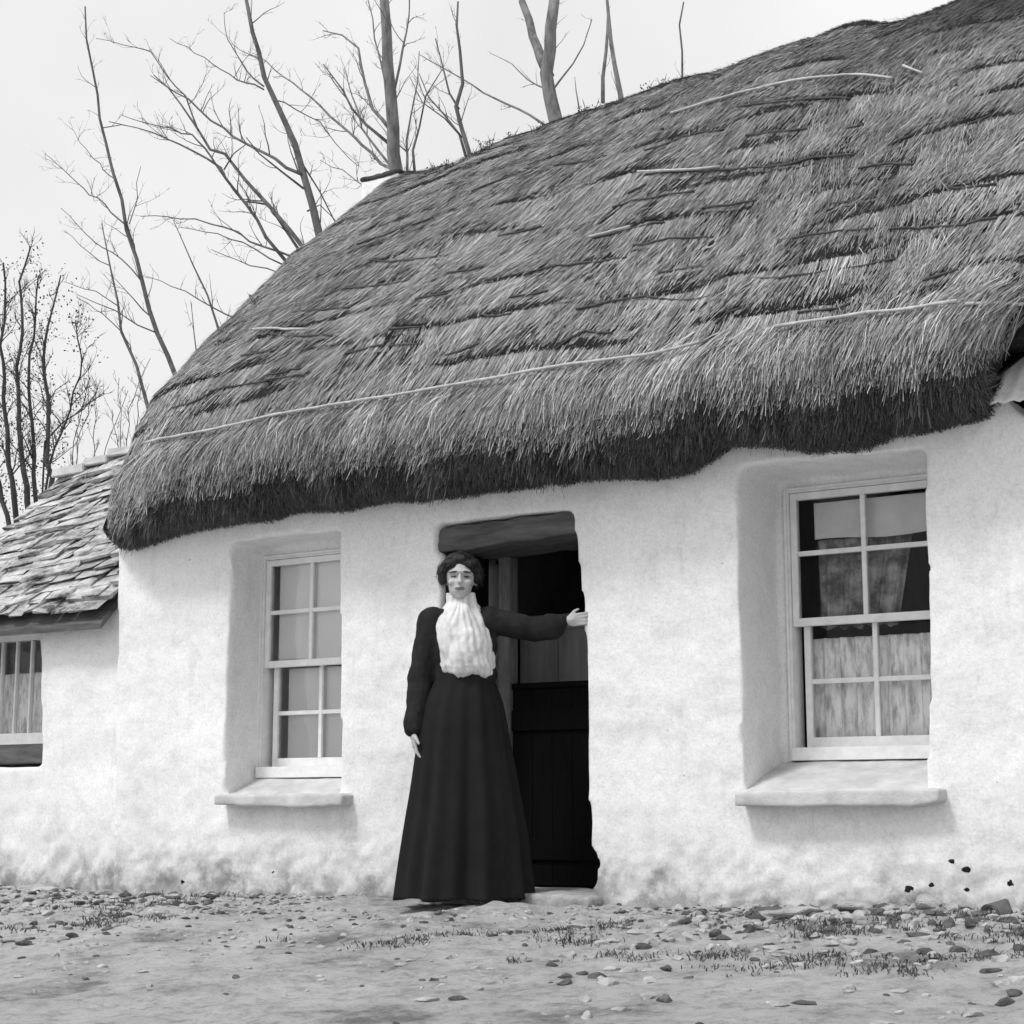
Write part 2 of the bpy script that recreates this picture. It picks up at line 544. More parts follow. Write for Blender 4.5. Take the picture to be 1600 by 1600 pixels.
# boarded screen standing inside the door
sc = MB()
for k in range(5):
    sc.box(-0.60 + k * 0.235, -0.60 + k * 0.235 + 0.23, 0.80, 0.83, 0.02, 1.38)
sc.box(-0.60, 0.57, 0.785, 0.799, 1.30, 1.36)
screen = sc.build("draught_screen", M['board'], bevel=0.002)
tag(screen, "grey boarded draught screen standing inside the open doorway behind the black half door", "screen")


# ------------------------------------------------------------------ windows
def bars(mb, x0, x1, z0, z1, y0, y1, sw, top, bot, vx, hz, bw_=0.022):
    mb.box(x0, x0 + sw, y0, y1, z0, z1); mb.box(x1 - sw, x1, y0, y1, z0, z1)
    mb.box(x0 + sw, x1 - sw, y0 + 0.001, y1 - 0.001, z1 - top, z1)
    mb.box(x0 + sw, x1 - sw, y0 + 0.001, y1 - 0.001, z0, z0 + bot)
    mb.box(vx - bw_ / 2, vx + bw_ / 2, y0 + 0.003, y1 - 0.003, z0 + bot, z1 - top)
    mb.box(x0 + sw, vx - bw_ / 2, y0 + 0.005, y1 - 0.005, hz - bw_ / 2, hz + bw_ / 2)
    mb.box(vx + bw_ / 2, x1 - sw, y0 + 0.005, y1 - 0.005, hz - bw_ / 2, hz + bw_ / 2)


def sash_window(x0, x1, z0, z1, Y, zmeet, zt, zb, vx_t, vx_b, parent, label, sill_z, gm_='glass'):
    """x0..x1, z0..z1 the sash box's opening; Y the front of the box"""
    fr = MB()
    fw = 0.022
    fr.box(x0 - fw, x0, Y, Y + 0.12, z0 - 0.06, z1 + fw); fr.box(x1, x1 + fw, Y, Y + 0.12, z0 - 0.06, z1 + fw)
    fr.box(x0, x1, Y + .002, Y + 0.118, z1, z1 + fw)
    # beads that make the dark grooves
    fr.box(x0 - 0.020, x0 - 0.008, Y - 0.012, Y - 0.001, z0 - 0.06, z1 + 0.012)
    fr.box(x0, x1, Y - 0.012, Y - 0.001, z1 + .008, z1 + 0.020)
    fr.box(x0, x1, Y - 0.035, Y + 0.118, z0 - 0.06, z0 - 0.002)
    w_ = fr.build("window", M['paint'], parent, bevel=0.002)
    tag(w_, label)
    up = MB(); bars(up, x0 + 0.002, x1 - 0.002, zmeet - 0.022, z1 - 0.002, Y + 0.014, Y + 0.050, 0.030, 0.032, 0.036, vx_t, zt)
    up.build("upper_sash", M['paint'], w_, bevel=0.002)
    lo = MB(); bars(lo, x0 + 0.035, x1 - 0.004, z0, zmeet + 0.014, Y + 0.058, Y + 0.094, 0.030, 0.030, 0.045, vx_b, zb)
    lo.build("lower_sash", M['paint'], w_, bevel=0.002)
    MB().add([(x0 + .02, Y + .03, zmeet), (x1 - .02, Y + .03, zmeet), (x1 - .02, Y + .03, z1 - .01), (x0 + .02, Y + .03, z1 - .01)], [(0, 1, 2, 3)]).build("pane", M[gm_], w_)
    MB().add([(x0 + .05, Y + .075, z0 + .02), (x1 - .02, Y + .075, z0 + .02), (x1 - .02, Y + .075, zmeet), (x0 + .05, Y + .075, zmeet)], [(0, 1, 2, 3)]).build("pane", M[gm_], w_)
    return w_


def soft_block(name, mb, mat, parent, vox=0.01, amp=0.008, it=3):
    me = apply_mods(mb.mesh(name), [('REMESH', dict(mode='VOXEL', voxel_size=vox, use_smooth_shade=True)), ('SMOOTH', dict(factor=0.6, iterations=it))])
    co = coords(me)
    for i in range(len(co)):
        p = Vector(co[i]) * 6
        co[i] += np.array(noise.noise_vector(p)) * amp + np.array(noise.noise_vector(p * 4)) * amp * 0.3
    set_coords(me, co)
    return me_obj(name, me, mat, parent, True)


rw = sash_window(1.097, 1.785, 0.655, 1.815, 0.42, 1.222, 1.532, 0.951, 1.447, 1.468, cottage, "right sash window with dark upper panes and a lace half curtain", 0.46)
lw = sash_window(-1.899, -1.20, 0.605, 1.715, 0.26, 1.152, 1.427, 0.888, -1.585, -1.545, cottage, "left sash window with pale drawn blinds behind its panes", 0.45, "shinyglass")
soft_block("window_sill", MB().prism([(1.035, 0.395), (1.04, 0.458), (1.90, 0.466), (1.93, 0.462), (1.925, 0.41), (1.80, 0.388)], -0.095, 0.30), M['sillstone'], rw, 0.009, 0.004)
soft_block("window_sill", MB().prism([(-1.90, 0.405), (-1.90, 0.455), (-1.08, 0.462), (-1.06, 0.45), (-1.065, 0.40), (-1.35, 0.388)], -0.095, 0.22), M['sillstone'], lw, 0.009, 0.004)
# sloping plastered beds between the stone sills and the wooden sashes
soft_block("sill_bed", MB().add([(x, y, z) for x in (1.03, 1.88) for y, z in ((0.02, 0.40), (0.56, 0.40), (0.56, 0.60), (0.41, 0.595), (0.02, 0.468))], [(0, 1, 2, 3, 4), (9, 8, 7, 6, 5), (0, 5, 6, 1), (1, 6, 7, 2), (2, 7, 8, 3), (3, 8, 9, 4), (4, 9, 5, 0)]), M['sillstone'], rw, 0.014, 0.006)
soft_block("sill_bed", MB().add([(x, y, z) for x in (-1.93, -1.14) for y, z in ((0.02, 0.40), (0.40, 0.40), (0.40, 0.55), (0.25, 0.545), (0.02, 0.462))], [(0, 1, 2, 3, 4), (9, 8, 7, 6, 5), (0, 5, 6, 1), (1, 6, 7, 2), (2, 7, 8, 3), (3, 8, 9, 4), (4, 9, 5, 0)]), M['sillstone'], lw, 0.014, 0.006)
# infill behind the left window's box (it sits near the outer face)


def cloth(name, x0, x1, z0, z1, Y, amp, waves, mat, label, cat, cut=None, sag=0.0, seed=0):
    nx, nz = 90, 50
    v = []; f = []
    for j in range(nz + 1):
        t = j / nz
        for i in range(nx + 1):
            s = i / nx
            xr = x1 if cut is None else x1 + (cut - x1) * (1 - t)
            x = x0 + (xr - x0) * s
            z = z0 + (z1 - z0) * t - sag * (1 - t) * math.sin(s * math.pi) + 0.008 * math.sin(s * waves * 6.28 + 1) * (1 - t)
            y = Y + amp * math.sin(s * waves * 6.28 + 1.5 * math.sin(s * 5 + seed)) * (0.5 + 0.5 * (1 - t)) + 0.3 * amp * math.sin(s * waves * 14 + seed)
            v.append((x, y, z))
    for j in range(nz):
        for i in range(nx):
            a = j * (nx + 1) + i
            f.append((a, a + 1, a + nx + 2, a + nx + 1))
    me = bpy.data.meshes.new(name); me.from_pydata(v, [], f); me.update()
    me = apply_mods(me, [('SOLIDIFY', dict(thickness=0.0025))])
    o = me_obj(name, me, mat, None, True)
    tag(o, label, cat)
    return o


# right window: blind rolled most of the way up, dark curtain, lace half curtain
cloth("roller_blind", 1.19, 1.80, 1.595, 1.77, 0.500, 0.002, 1, M['blindgrey'], "grey roller blind drawn down a little behind the right window's top panes", "blind")
cloth("curtain", 1.19, 1.64, 1.19, 1.60, 0.53, 0.014, 5, M['dim_curtain'], "dark patterned curtain drawn aside behind the right window's middle panes", "curtain", cut=1.56, seed=2)
cloth("curtain", 1.13, 1.80, 0.64, 1.150, 0.545, 0.020, 8, M['lace'], "patterned lace half curtain across the right window's lower panes", "curtain", seed=4)
# left window
cloth("roller_blind", -1.835, -1.19, 1.165, 1.76, 0.318, 0.002, 1, M['blind'], "pale linen blind behind the left window's upper panes", "blind")
cloth("curtain", -1.80, -1.19, 0.60, 1.13, 0.365, 0.004, 2, M['blind'], "plain pale half curtain behind the left window's lower panes", "curtain", seed=1)

# ------------------------------------------------------------------ thatch
XL, XR = -2.78, 2.50
JX = [-2.78, -2.36, -2.04, -1.38, -0.5, 0.05, 0.40, 0.76, 0.87, 1.02, 1.14, 1.32, 1.50, 1.64, 1.80, 2.14, 2.6]
JZ = [1.765, 1.865, 1.905, 1.925, 1.925, 1.925, 1.912, 1.885, 1.91, 1.992, 1.992, 1.958, 1.932, 1.925, 1.98, 1.985, 1.99]
NU, = (330,)
xs = np.linspace(XL, XR, NU)
prof = np.array([(0.06, 0.0), (-0.12, -0.015), (-0.25, 0.03), (-0.335, 0.13), (-0.335, 0.28), (-0.25, 0.44), (-0.08, 0.64), (0.18, 0.91), (0.55, 1.27), (1.0, 1.69), (1.45, 2.07), (1.85, 2.38), (2.15, 2.60), (2.35, 2.70), (2.55, 2.62), (3.0, 2.2), (3.8, 1.35), (4.5, 0.55), (4.75, 0.1), (4.55, -0.05)])


def smooth_curve(p, n):
    d = np.r_[0, np.cumsum(np.hypot(*np.diff(p, axis=0).T))]
    out = []
    q = np.vstack([2 * p[0] - p[1], p, 2 * p[-1] - p[-2]])
    for t in np.linspace(0, d[-1], n):
        i = min(np.searchsorted(d, t, side='right') - 1, len(p) - 2)
        u = (t - d[i]) / (d[i + 1] - d[i])
        p0, p1, p2, p3 = q[i], q[i + 1], q[i + 2], q[i + 3]
        out.append(0.5 * ((2 * p1) + (-p0 + p2) * u + (2 * p0 - 5 * p1 + 4 * p2 - p3) * u ** 2 + (-p0 + 3 * p1 - 3 * p2 + p3) * u ** 3))
    return np.array(out)


NV = 460
pc = smooth_curve(prof, NV)
arc = np.r_[0, np.cumsum(np.hypot(*np.diff(pc, axis=0).T))]
V_LIP = int(np.argmin(pc[:, 0]))           # foremost point of the eave
V_RIDGE = int(np.argmax(pc[:, 1]))
S_LIP, S_RIDGE, S_END = arc[V_LIP], arc[V_RIDGE], arc[-1]
jz = np.interp(xs, JX, JZ) + 0.010 * vnoise(xs * 3.1, xs * 0, 401) + 0.008 * vnoise(xs * 11, xs * 0, 402)
zr = np.interp(xs, [-2.8, -2.5, -2.2, -1.9, -1.3, -0.65, -0.05, 0.4, 2.6], [4.58, 4.67, 4.69, 4.74, 4.82, 4.86, 4.90, 4.955, 4.96])


def roof_base():
    P = np.zeros((NU, NV, 3))
    over = np.interp(xs, [-2.78, -2.3, -1.4, 3], [0.60, 0.85, 1.0, 1.0])
    hz = pc[:, 1] / pc[:, 1].max()
    for i, x in enumerate(xs):
        y = np.where(pc[:, 0] < 0.1, (pc[:, 0] - 0.1) * over[i] + 0.1, pc[:, 0])
        z = jz[i] + (zr[i] - jz[i]) * hz
        k = np.clip((z - jz[i]) / 0.6, 0, 1)
        z0 = np.interp(x, [-2.8, 0.5, 2.5], [1.87, 1.93, 1.95])      # only the lip follows the ragged junction line
        z = z + (z0 - jz[i]) * k * 0.5
        P[i, :, 0] = x
        P[i, :, 1] = y
        P[i, :, 2] = z
    # right verge: cut back at the lip, running out further up
    ext = np.clip((P[..., 2] - 1.97) / 0.62, 0, 1)
    ext = ext * ext * (3 - 2 * ext)
    sh = (ext - 1) * 0.27 * np.clip((P[..., 0] - 1.8) / 0.7, 0, 1)
    lz = np.clip((P[..., 2] - 1.9) / 0.5, 0, 1) * np.clip((3.9 - P[..., 2]) / 1.2, 0, 1)
    sh = sh + 0.085 * lz * np.clip((-2.0 - P[..., 0]) / 0.7, 0, 1)
    P[..., 0] += sh
    return P


P0 = roof_base()


def normals(P):
    du = np.gradient(P, axis=0); dv = np.gradient(P, axis=1)
    n = np.cross(dv, du); n /= np.linalg.norm(n, axis=2, keepdims=True) + 1e-9
    return n


N0 = normals(P0)
if N0[NU // 2, V_LIP + 60, 2] < 0: N0 = -N0
# rounded ends
dl = np.clip((P0[..., 0] - XL) / 0.30, 0, 1); dr = np.clip((XR - xs[:, None] + 0 * P0[..., 0]) / 0.18, 0, 1)
drop = 0.20 * (1 - np.sqrt(1 - (1 - dl) ** 2)) + 0.14 * (1 - np.sqrt(1 - (1 - dr) ** 2))
PB = P0 - N0 * drop[..., None]
# large lumps of settled straw
XX, SS = np.meshgrid(xs, arc, indexing='ij')
PB = PB + N0 * (0.030 * fbm(XX * 1.1, SS * 1.4, 21, 2) + 0.016 * fbm(XX * 3.5, SS * 3.0, 33, 3))[..., None]


def grid_faces(nu, nv):
    idx = np.arange(nu * nv).reshape(nu, nv)
    return np.stack([idx[:-1, :-1], idx[1:, :-1], idx[1:, 1:], idx[:-1, 1:]], -1).reshape(-1, 4)


_bvh_faces = grid_faces(NU, NV)
bvh = BVHTree.FromPolygons([tuple(v) for v in PB.reshape(-1, 3)], [tuple(int(a) for a in f) for f in _bvh_faces])


def px_to_us(px, py):
    """(x, arc) on the roof under a point of the photograph"""
    d = Vector(ray(px, py)).normalized()
    loc, nrm, fi, dist = bvh.ray_cast(Vector(CAM), d)
    if loc is None: return None
    i, j = divmod(fi, NV - 1)
    s = arc[j] + (arc[j + 1] - arc[j]) * 0.5
    return (xs[i] + (xs[1] - xs[0]) * 0.5, s)


def interp_grid(G, x, s):
    u = np.clip((x - xs[0]) / (xs[1] - xs[0]), 0, NU - 1.001)
    v = np.clip(np.interp(s, arc, np.arange(NV)), 0, NV - 1.001)
    i = u.astype(int); j = v.astype(int); a = (u - i)[:, None]; b = (v - j)[:, None]
    return (G[i, j] * (1 - a) * (1 - b) + G[i + 1, j] * a * (1 - b) + G[i, j + 1] * (1 - a) * b + G[i + 1, j + 1] * a * b)


dark_lines = [
    [(820, 265), (880, 258), (950, 245)], [(1010, 275), (1130, 272), (1240, 258), (1335, 245)], [(925, 375), (990, 358), (1040, 350)],
    [(990, 385), (1050, 375), (1115, 372)], [(960, 325), (1010, 315), (1085, 303)], [(1010, 240), (1070, 215), (1130, 205)],
    [(1170, 215), (1260, 205)], [(1240, 378), (1290, 370), (1365, 362)], [(1390, 362), (1480, 355), (1560, 343)], [(1340, 270), (1390, 262), (1430, 260)],
    [(1175, 438), (1220, 438), (1270, 430), (1330, 422), (1400, 405)], [(905, 485), (950, 475), (1010, 468), (1120, 463)], [(1120, 508), (1160, 488)],
    [(690, 368), (760, 353)], [(780, 372), (850, 355)], [(580, 410), (640, 410), (700, 402)], [(830, 430), (870, 418), (910, 412), (980, 405)],
    [(490, 470), (530, 455), (580, 448), (640, 440)], [(460, 490), (500, 486), (550, 485)], [(430, 525), (520, 528)], [(330, 615), (400, 600), (480, 588)],
    [(270, 640), (330, 620)], [(610, 518), (660, 515)], [(610, 541), (660, 537)], [(870, 548), (920, 522), (960, 526)], [(980, 305), (1010, 290)],
    [(1325, 202), (1352, 195)], [(1500, 200), (1550, 185)], [(1390, 232), (1430, 215)], [(1155, 168), (1250, 160), (1330, 158)], [(740, 300), (840, 262)],
    [(560, 385), (600, 372), (640, 352)], [(620, 362), (680, 345)], [(800, 470), (860, 462)], [(760, 500), (800, 492)], [(1030, 430), (1100, 420)],
    [(1440, 440), (1500, 425)], [(1300, 320), (1370, 310)], [(1100, 330), (1180, 318)], [(420, 590), (470, 580)], [(380, 560), (430, 552)],
    [(540, 555), (600, 540)], [(700, 560), (745, 545)], [(1250, 490), (1330, 478)], [(1480, 300), (1560, 290)], [(650, 470), (700, 462)], [(700, 430), (760, 420)],
]
pale_rods = [
    [(232, 697), (330, 679), (470, 648), (600, 627), (800, 592), (980, 566), (1100, 545)],
    [(1215, 521), (1300, 506), (1400, 493), (1500, 478)], [(1512, 484), (1560, 485), (1600, 483)],
    [(1050, 184), (1130, 160), (1210, 138), (1330, 120), (1395, 131)], [(1000, 275), (1080, 276), (1130, 270)], [(925, 377), (990, 360)],
    [(400, 524), (480, 522)], [(1415, 110), (1445, 122)],
]
NM_X, NM_S = 1060, 900
mask = np.zeros((NM_X, NM_S), np.float32)
mx0, mdx, mds = XL, (XR - XL) / NM_X, S_END / NM_S


def stamp(line, half, depth=1.0):
    for (a, b) in zip(line[:-1], line[1:]):
        n = max(2, int(math.hypot(b[0] - a[0], b[1] - a[1]) / 0.004))
        for k in range(n):
            t = k / n
            x = a[0] + (b[0] - a[0]) * t; s = a[1] + (b[1] - a[1]) * t
            hw = half * (0.45 + 0.9 * abs(noise.noise(Vector((x * 14, s * 3, 0)))) * 2)
            i0 = int((x - mx0) / mdx); j0 = int(round((s - hw) / mds)); j1 = int(round((s + hw * 0.6) / mds))
            if 0 <= i0 < NM_X - 1: mask[i0:i0 + 2, max(0, j0):max(0, j1) + 1] = np.maximum(mask[i0:i0 + 2, max(0, j0):max(0, j1) + 1], depth)


def wiggle(us, amp=0.008):
    out = []
    for (a, b) in zip(us[:-1], us[1:]):
        n = max(1, int(math.hypot(b[0] - a[0], b[1] - a[1]) / 0.06))
        for k in range(n):
            t = k / n
            out.append((a[0] + (b[0] - a[0]) * t, a[1] + (b[1] - a[1]) * t + random.uniform(-amp, amp)))
    out.append(us[-1])
    return out


us_dark = []
for ln in dark_lines:
    u = [px_to_us(*p) for p in ln]
    if any(q is None for q in u): continue
    u = wiggle(u); us_dark.append(u); stamp([(a, b - 0.010) for a, b in u], 0.017)
us_pale = []
for ln in pale_rods:
    u = [px_to_us(min(p[0], 1598), p[1]) for p in ln]
    u = [q for q in u if q is not None]
    if len(u) > 1:
        u = wiggle(u, 0.0015); us_pale.append(u); stamp([(a, b - 0.014) for a, b in u], 0.009, 0.6)
for k in range(150):                                  # short ragged gaps between tufts
    x = random.uniform(XL + 0.1, XR - 0.1); s = random.uniform(S_LIP + 0.25, S_RIDGE - 0.05)
    L = random.uniform(0.03, 0.16); dx = random.uniform(0.6, 1) * L; dsl = random.uniform(-0.25, 0.25) * L
    stamp(wiggle([(x, s), (x + dx, s + dsl)], 0.006), random.uniform(0.004, 0.011), 0.8)


def mask_at(x, s):
    i = np.clip(((x - mx0) / mdx).astype(int), 0, NM_X - 1); j = np.clip((s / mds).astype(int), 0, NM_S - 1)
    return mask[i, j]


# overlapping courses: each one swells towards its lower edge and then drops
def course(x, s):
    ph = (s - S_LIP) / 0.33 + 0.35 * fbm(x * 0.9, s * 0.6, 51, 2) + 0.10 * x
    fr_ = ph - np.floor(ph)
    amp = np.clip(0.35 + 1.1 * vnoise(x * 2.6, np.floor(ph) * 3.1, 77), 0, 1.1)
    return 0.022 * amp * (1 - fr_) * np.clip(fr_ / 0.07, 0, 1)


HH = course(XX, SS) - 0.045 * mask_at(XX.ravel(), SS.ravel()).reshape(XX.shape)
HH = HH + 0.006 * fbm(XX * 14, SS * 6, 61, 3)
PD = PB + N0 * HH[..., None]
ND = normals(PD)
if (ND * N0).sum() < 0: ND = -ND

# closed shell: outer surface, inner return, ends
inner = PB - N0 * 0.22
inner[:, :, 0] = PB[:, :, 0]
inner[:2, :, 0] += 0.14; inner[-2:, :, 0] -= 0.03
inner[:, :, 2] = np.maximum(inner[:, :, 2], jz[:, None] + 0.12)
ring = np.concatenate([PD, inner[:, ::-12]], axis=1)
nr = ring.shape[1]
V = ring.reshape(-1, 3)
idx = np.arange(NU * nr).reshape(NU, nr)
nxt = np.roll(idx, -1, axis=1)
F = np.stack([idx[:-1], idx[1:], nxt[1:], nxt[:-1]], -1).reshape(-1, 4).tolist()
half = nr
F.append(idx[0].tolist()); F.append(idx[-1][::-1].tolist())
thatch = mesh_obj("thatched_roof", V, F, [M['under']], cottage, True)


def ribbons(name, pts, wid, side, tone, mat, parent, nseg):
    """pts (n, nseg+1, 3) ; side (n,3) across ; tone (n)"""
    n = pts.shape[0]
    taper = np.linspace(1.0, 0.35, nseg + 1)[None, :, None]
    off = side[:, None, :] * wid[:, None, None] * 0.5 * taper
    L = pts - off; Rr = pts + off
    v = np.stack([L, Rr], 2).reshape(-1, 3)                       # n*(nseg+1)*2
    base = (np.arange(n) * (nseg + 1) * 2)[:, None]
    fs = []
    for k in range(nseg):
        fs.append(np.stack([base[:, 0] + 2 * k, base[:, 0] + 2 * k + 1, base[:, 0] + 2 * k + 3, base[:, 0] + 2 * k + 2], -1))
    f = np.stack(fs, 1).reshape(-1, 4)
    me = bpy.data.meshes.new(name)
    me.vertices.add(len(v)); me.vertices.foreach_set("co", v.astype(np.float32).ravel())
    me.loops.add(f.size); me.loops.foreach_set("vertex_index", f.astype(np.int32).ravel())
    me.polygons.add(len(f)); me.polygons.foreach_set("loop_start", np.arange(0, f.size, 4, dtype=np.int32))
    try: me.polygons.foreach_set("loop_total", np.full(len(f), 4, dtype=np.int32))
    except Exception: pass
    me.update(calc_edges=True)
    at_ = me.attributes.new("tone", 'FLOAT', 'POINT')
    at_.data.foreach_set("value", np.repeat(tone, (nseg + 1) * 2).astype(np.float32))
    return me_obj(name, me, mat, parent)


def straws(n, s0, s1, lmin, lmax, jit, lift, mat, name, wmin, wmax, hang=False, tone_lo=0.08, tone_hi=0.56, wedge=0.0, respect=True, inset=0.012, lean=-0.12, fdrop=0.10):
    nseg = 3
    x = rng.uniform(XL + 0.0, XR - 0.0, n); s = rng.uniform(s0, s1, n)
    L = rng.uniform(lmin, lmax, n)
    field = 0.30 * fbm(x * 2.2, s * 2.2, 91, 2) + 0.14 * fbm(x * 6, s * 2, 92, 2)
    skew = np.clip(field + rng.normal(0, jit, n) + lean, -0.95, 0.6)
    P = []
    keep = np.ones(n, bool)
    lr = rng.uniform(0.2, 1.0, n)
    fl_ = 0.01 + fdrop * rng.uniform(0, 1, n) ** 1.6
    lim = 0.012 + 0.13 * np.clip(0.5 + 0.5 * vnoise(x * 9, x * 0, 301) + 0.35 * vnoise(x * 31, x * 0, 302), 0, 1.2) ** 2 * rng.uniform(0.3, 1, n)
    for k in range(nseg + 1):
        t = k / nseg
        sk = s - L * t
        if hang:
            floor_ = np.minimum(s - 0.001, S_LIP - fl_)
            sc_ = np.maximum(sk, floor_)
            over = np.minimum(sc_ - sk, lim)
            xk = x + skew * (s - sc_ + 0.7 * over)
        else:
            sc_ = sk; xk = x + skew * L * t
        xk = np.clip(xk, XL, XR)
        p = interp_grid(PD, xk, sc_); nn = interp_grid(ND, xk, sc_)
        lf = -inset * (1 - t) + lift * lr * t
        p = p + nn * lf[:, None]
        if hang:
            p[:, 2] -= over; p[:, 1] += over * 0.1 * rng.normal(1, 1, n)
        if respect:
            m = mask_at(xk, sc_)
            keep &= ~((m > 0.3) & (rng.uniform(0, 1, n) < 0.93))
        P.append(p)
    if not hang:                                      # dry stalks are straight
        for k in (1, 2):
            P[k] = 0.25 * P[k] + 0.75 * (P[0] * (1 - k / 3) + P[3] * (k / 3)) + nn * 0.002
    P = np.stack(P, 1)[keep]
    xk, sk = x[keep], s[keep]
    d = P[:, -1] - P[:, 0]; d /= np.linalg.norm(d, axis=1, keepdims=True) + 1e-9
    nn = interp_grid(ND, xk, sk)
    side = np.cross(d, nn) + nn * rng.normal(0, 0.45, len(xk))[:, None]
    side /= np.linalg.norm(side, axis=1, keepdims=True) + 1e-9
    wid = rng.uniform(wmin, wmax, len(xk))
    tone = rng.beta(1.3, 1.9, len(xk)) * (tone_hi - tone_lo) + tone_lo
    tone *= 1.12 * (1 + 0.30 * fbm(xk * 1.3, sk * 1.3, 5, 3) + 0.55 * fbm(xk * 20 + sk * 3, sk * 3.2, 15, 3))
    if hang: tone *= 1 + 0.55 * fbm(xk * 26, sk * 2.5, 16, 2)
    darker = np.clip((xk - 0.7 + 0.3 * fbm(xk * 3, sk * 3, 8, 2)) / 0.8, 0, 1) * np.clip((sk - (S_RIDGE - 1.0)) / 0.5, 0, 1)      # patch of lower tone by the ridge
    tone *= 1 - 0.68 * darker
    tone = np.clip(tone, 0.02, 0.75)
    ribbons(name, P, wid, side, tone, mat, thatch, nseg)


straws(210000, S_LIP + 0.05, S_RIDGE + 0.15, 0.10, 0.28, 0.12, 0.012, M['straw'], "straw_coat", 0.0028, 0.0062)
straws(7000, S_LIP + 0.15, S_RIDGE + 0.1, 0.10, 0.30, 0.26, 0.035, M['straw'], "loose_straw", 0.0028, 0.005, tone_lo=0.25, tone_hi=0.6)
straws(34000, S_LIP - 0.02, S_LIP + 0.30, 0.10, 0.32, 0.25, 0.040, M['straw'], "eaves_fringe", 0.003, 0.008, hang=True, lean=-0.35)
straws(30000, 0.03, S_LIP + 0.06, 0.05, 0.16, 0.6, 0.034, M['darkstraw'], "shade_toned_eaves_straw", 0.003, 0.009, respect=False, lean=-0.5, tone_lo=0.05, tone_hi=0.55)  # underside straw, coloured dark for the shade there

straws(20000, S_LIP - 0.16, S_LIP + 0.10, 0.10, 0.26, 0.22, 0.030, M['halfshade'], "half_shade_fringe", 0.003, 0.008, hang=True, lean=-0.3, respect=False, fdrop=0.28)  # fringe straw toned down to blend into the painted eave shade
# rods pinned over the thatch
def rod_on_roof(us, rad, mat, name, lift):
    x = np.array([a for a, b in us]); s = np.array([b for a, b in us])
    p = interp_grid(PB + N0 * course(XX, SS)[..., None], x, s) + interp_grid(N0, x, s) * (lift or 0.0)
    if lift is None:
        # half-buried: dips in and out of the straw
        p = p + interp_grid(N0, x, s) * (0.009 + 0.008 * vnoise(x * 5, s * 3, 44))[:, None]
    else:
        k = 7
        pad = np.vstack([np.repeat(p[:1], k, 0), p, np.repeat(p[-1:], k, 0)])
        sm = np.stack([np.convolve(pad[:, c], np.ones(2 * k + 1) / (2 * k + 1), mode='valid') for c in range(3)], 1)
        sm[0], sm[-1] = p[0], p[-1]
        p = np.where(np.arange(len(p))[:, None] % 1 == 0, 0.65 * sm + 0.35 * p, p)
    rr = [rad * (0.8 + 0.3 * random.random()) for _ in us]
    return MB().tube([tuple(q) for q in p], rr, 6).build(name, mat, thatch, smooth=True)


for u in us_pale: rod_on_roof(u, 0.0075, M['rod'], "thatching_rod", 0.030)
for k, u in enumerate(us_dark):
    rod_on_roof(u, 0.0065, M['darkrod'], "thatching_rod", None)  # these rods also carry the shadow of gaps under the courses as colour

# chimney on the far gable
chx0, chx1, chy0, chy1 = -2.81, -2.47, 2.22, 2.60
soft_block("chimney", MB().box(chx0, chx1, chy0, chy1, 3.6, 4.68), M['white'], thatch, 0.025, 0.012)
soft_block("chimney_cap", MB().box(chx0 - 0.012, chx1 + 0.012, chy0 - 0.012, chy1 + 0.02, 4.67, 4.715), M['capst'], thatch, 0.02, 0.016)

# ------------------------------------------------------------------ lean-to on the left
out = empty("outhouse", (-3.6, 1.2, 0), "lower whitewashed outhouse with a limed slate roof joined to the cottage's left end", "outhouse")
me = MB().prism([(-4.5, -0.4), (-2.62, -0.4), (-2.70, 1.53), (-4.5, 1.50)], 0.045, 0.5).mesh("wall")
me = boolean_cut(me, MB().prism(jitter_poly([(-4.15, 0.625), (-4.15, 1.46), (-3.405, 1.455), (-3.37, 1.0), (-3.335, 0.62)]), -0.3, 1.0))
me = apply_mods(me, [('REMESH', dict(mode='VOXEL', voxel_size=0.018, use_smooth_shade=True)), ('SMOOTH', dict(factor=0.5, iterations=2))])
co = coords(me)
for i in range(len(co)):
    p = Vector(co[i]); low = max(0.0, 0.35 - p.z) / 0.35
    co[i, 1] -= (noise.noise(p * 1.3) * 0.018 + noise.noise(p * 4) * 0.010 + noise.noise(p * 12) * 0.004 + low * abs(noise.noise(p * 8)) * 0.05 + low * .02) * min(1, max(0, (0.5 - p.y) / 0.4))
set_coords(me, co)
me_obj("wall", me, M['white'], out, True)
sw = MB().box(-4.5, -4.2, 0.5, 2.3, -0.4, 1.5).box(-4.19, -2.72, 2.0, 2.3, -0.4, 1.5)
sw.build("rear_wall", M['white'], out)
MB().box(-4.19, -2.72, 1.2, 1.24, 0, 1.5).build("inside_wall", M['inside'], out)
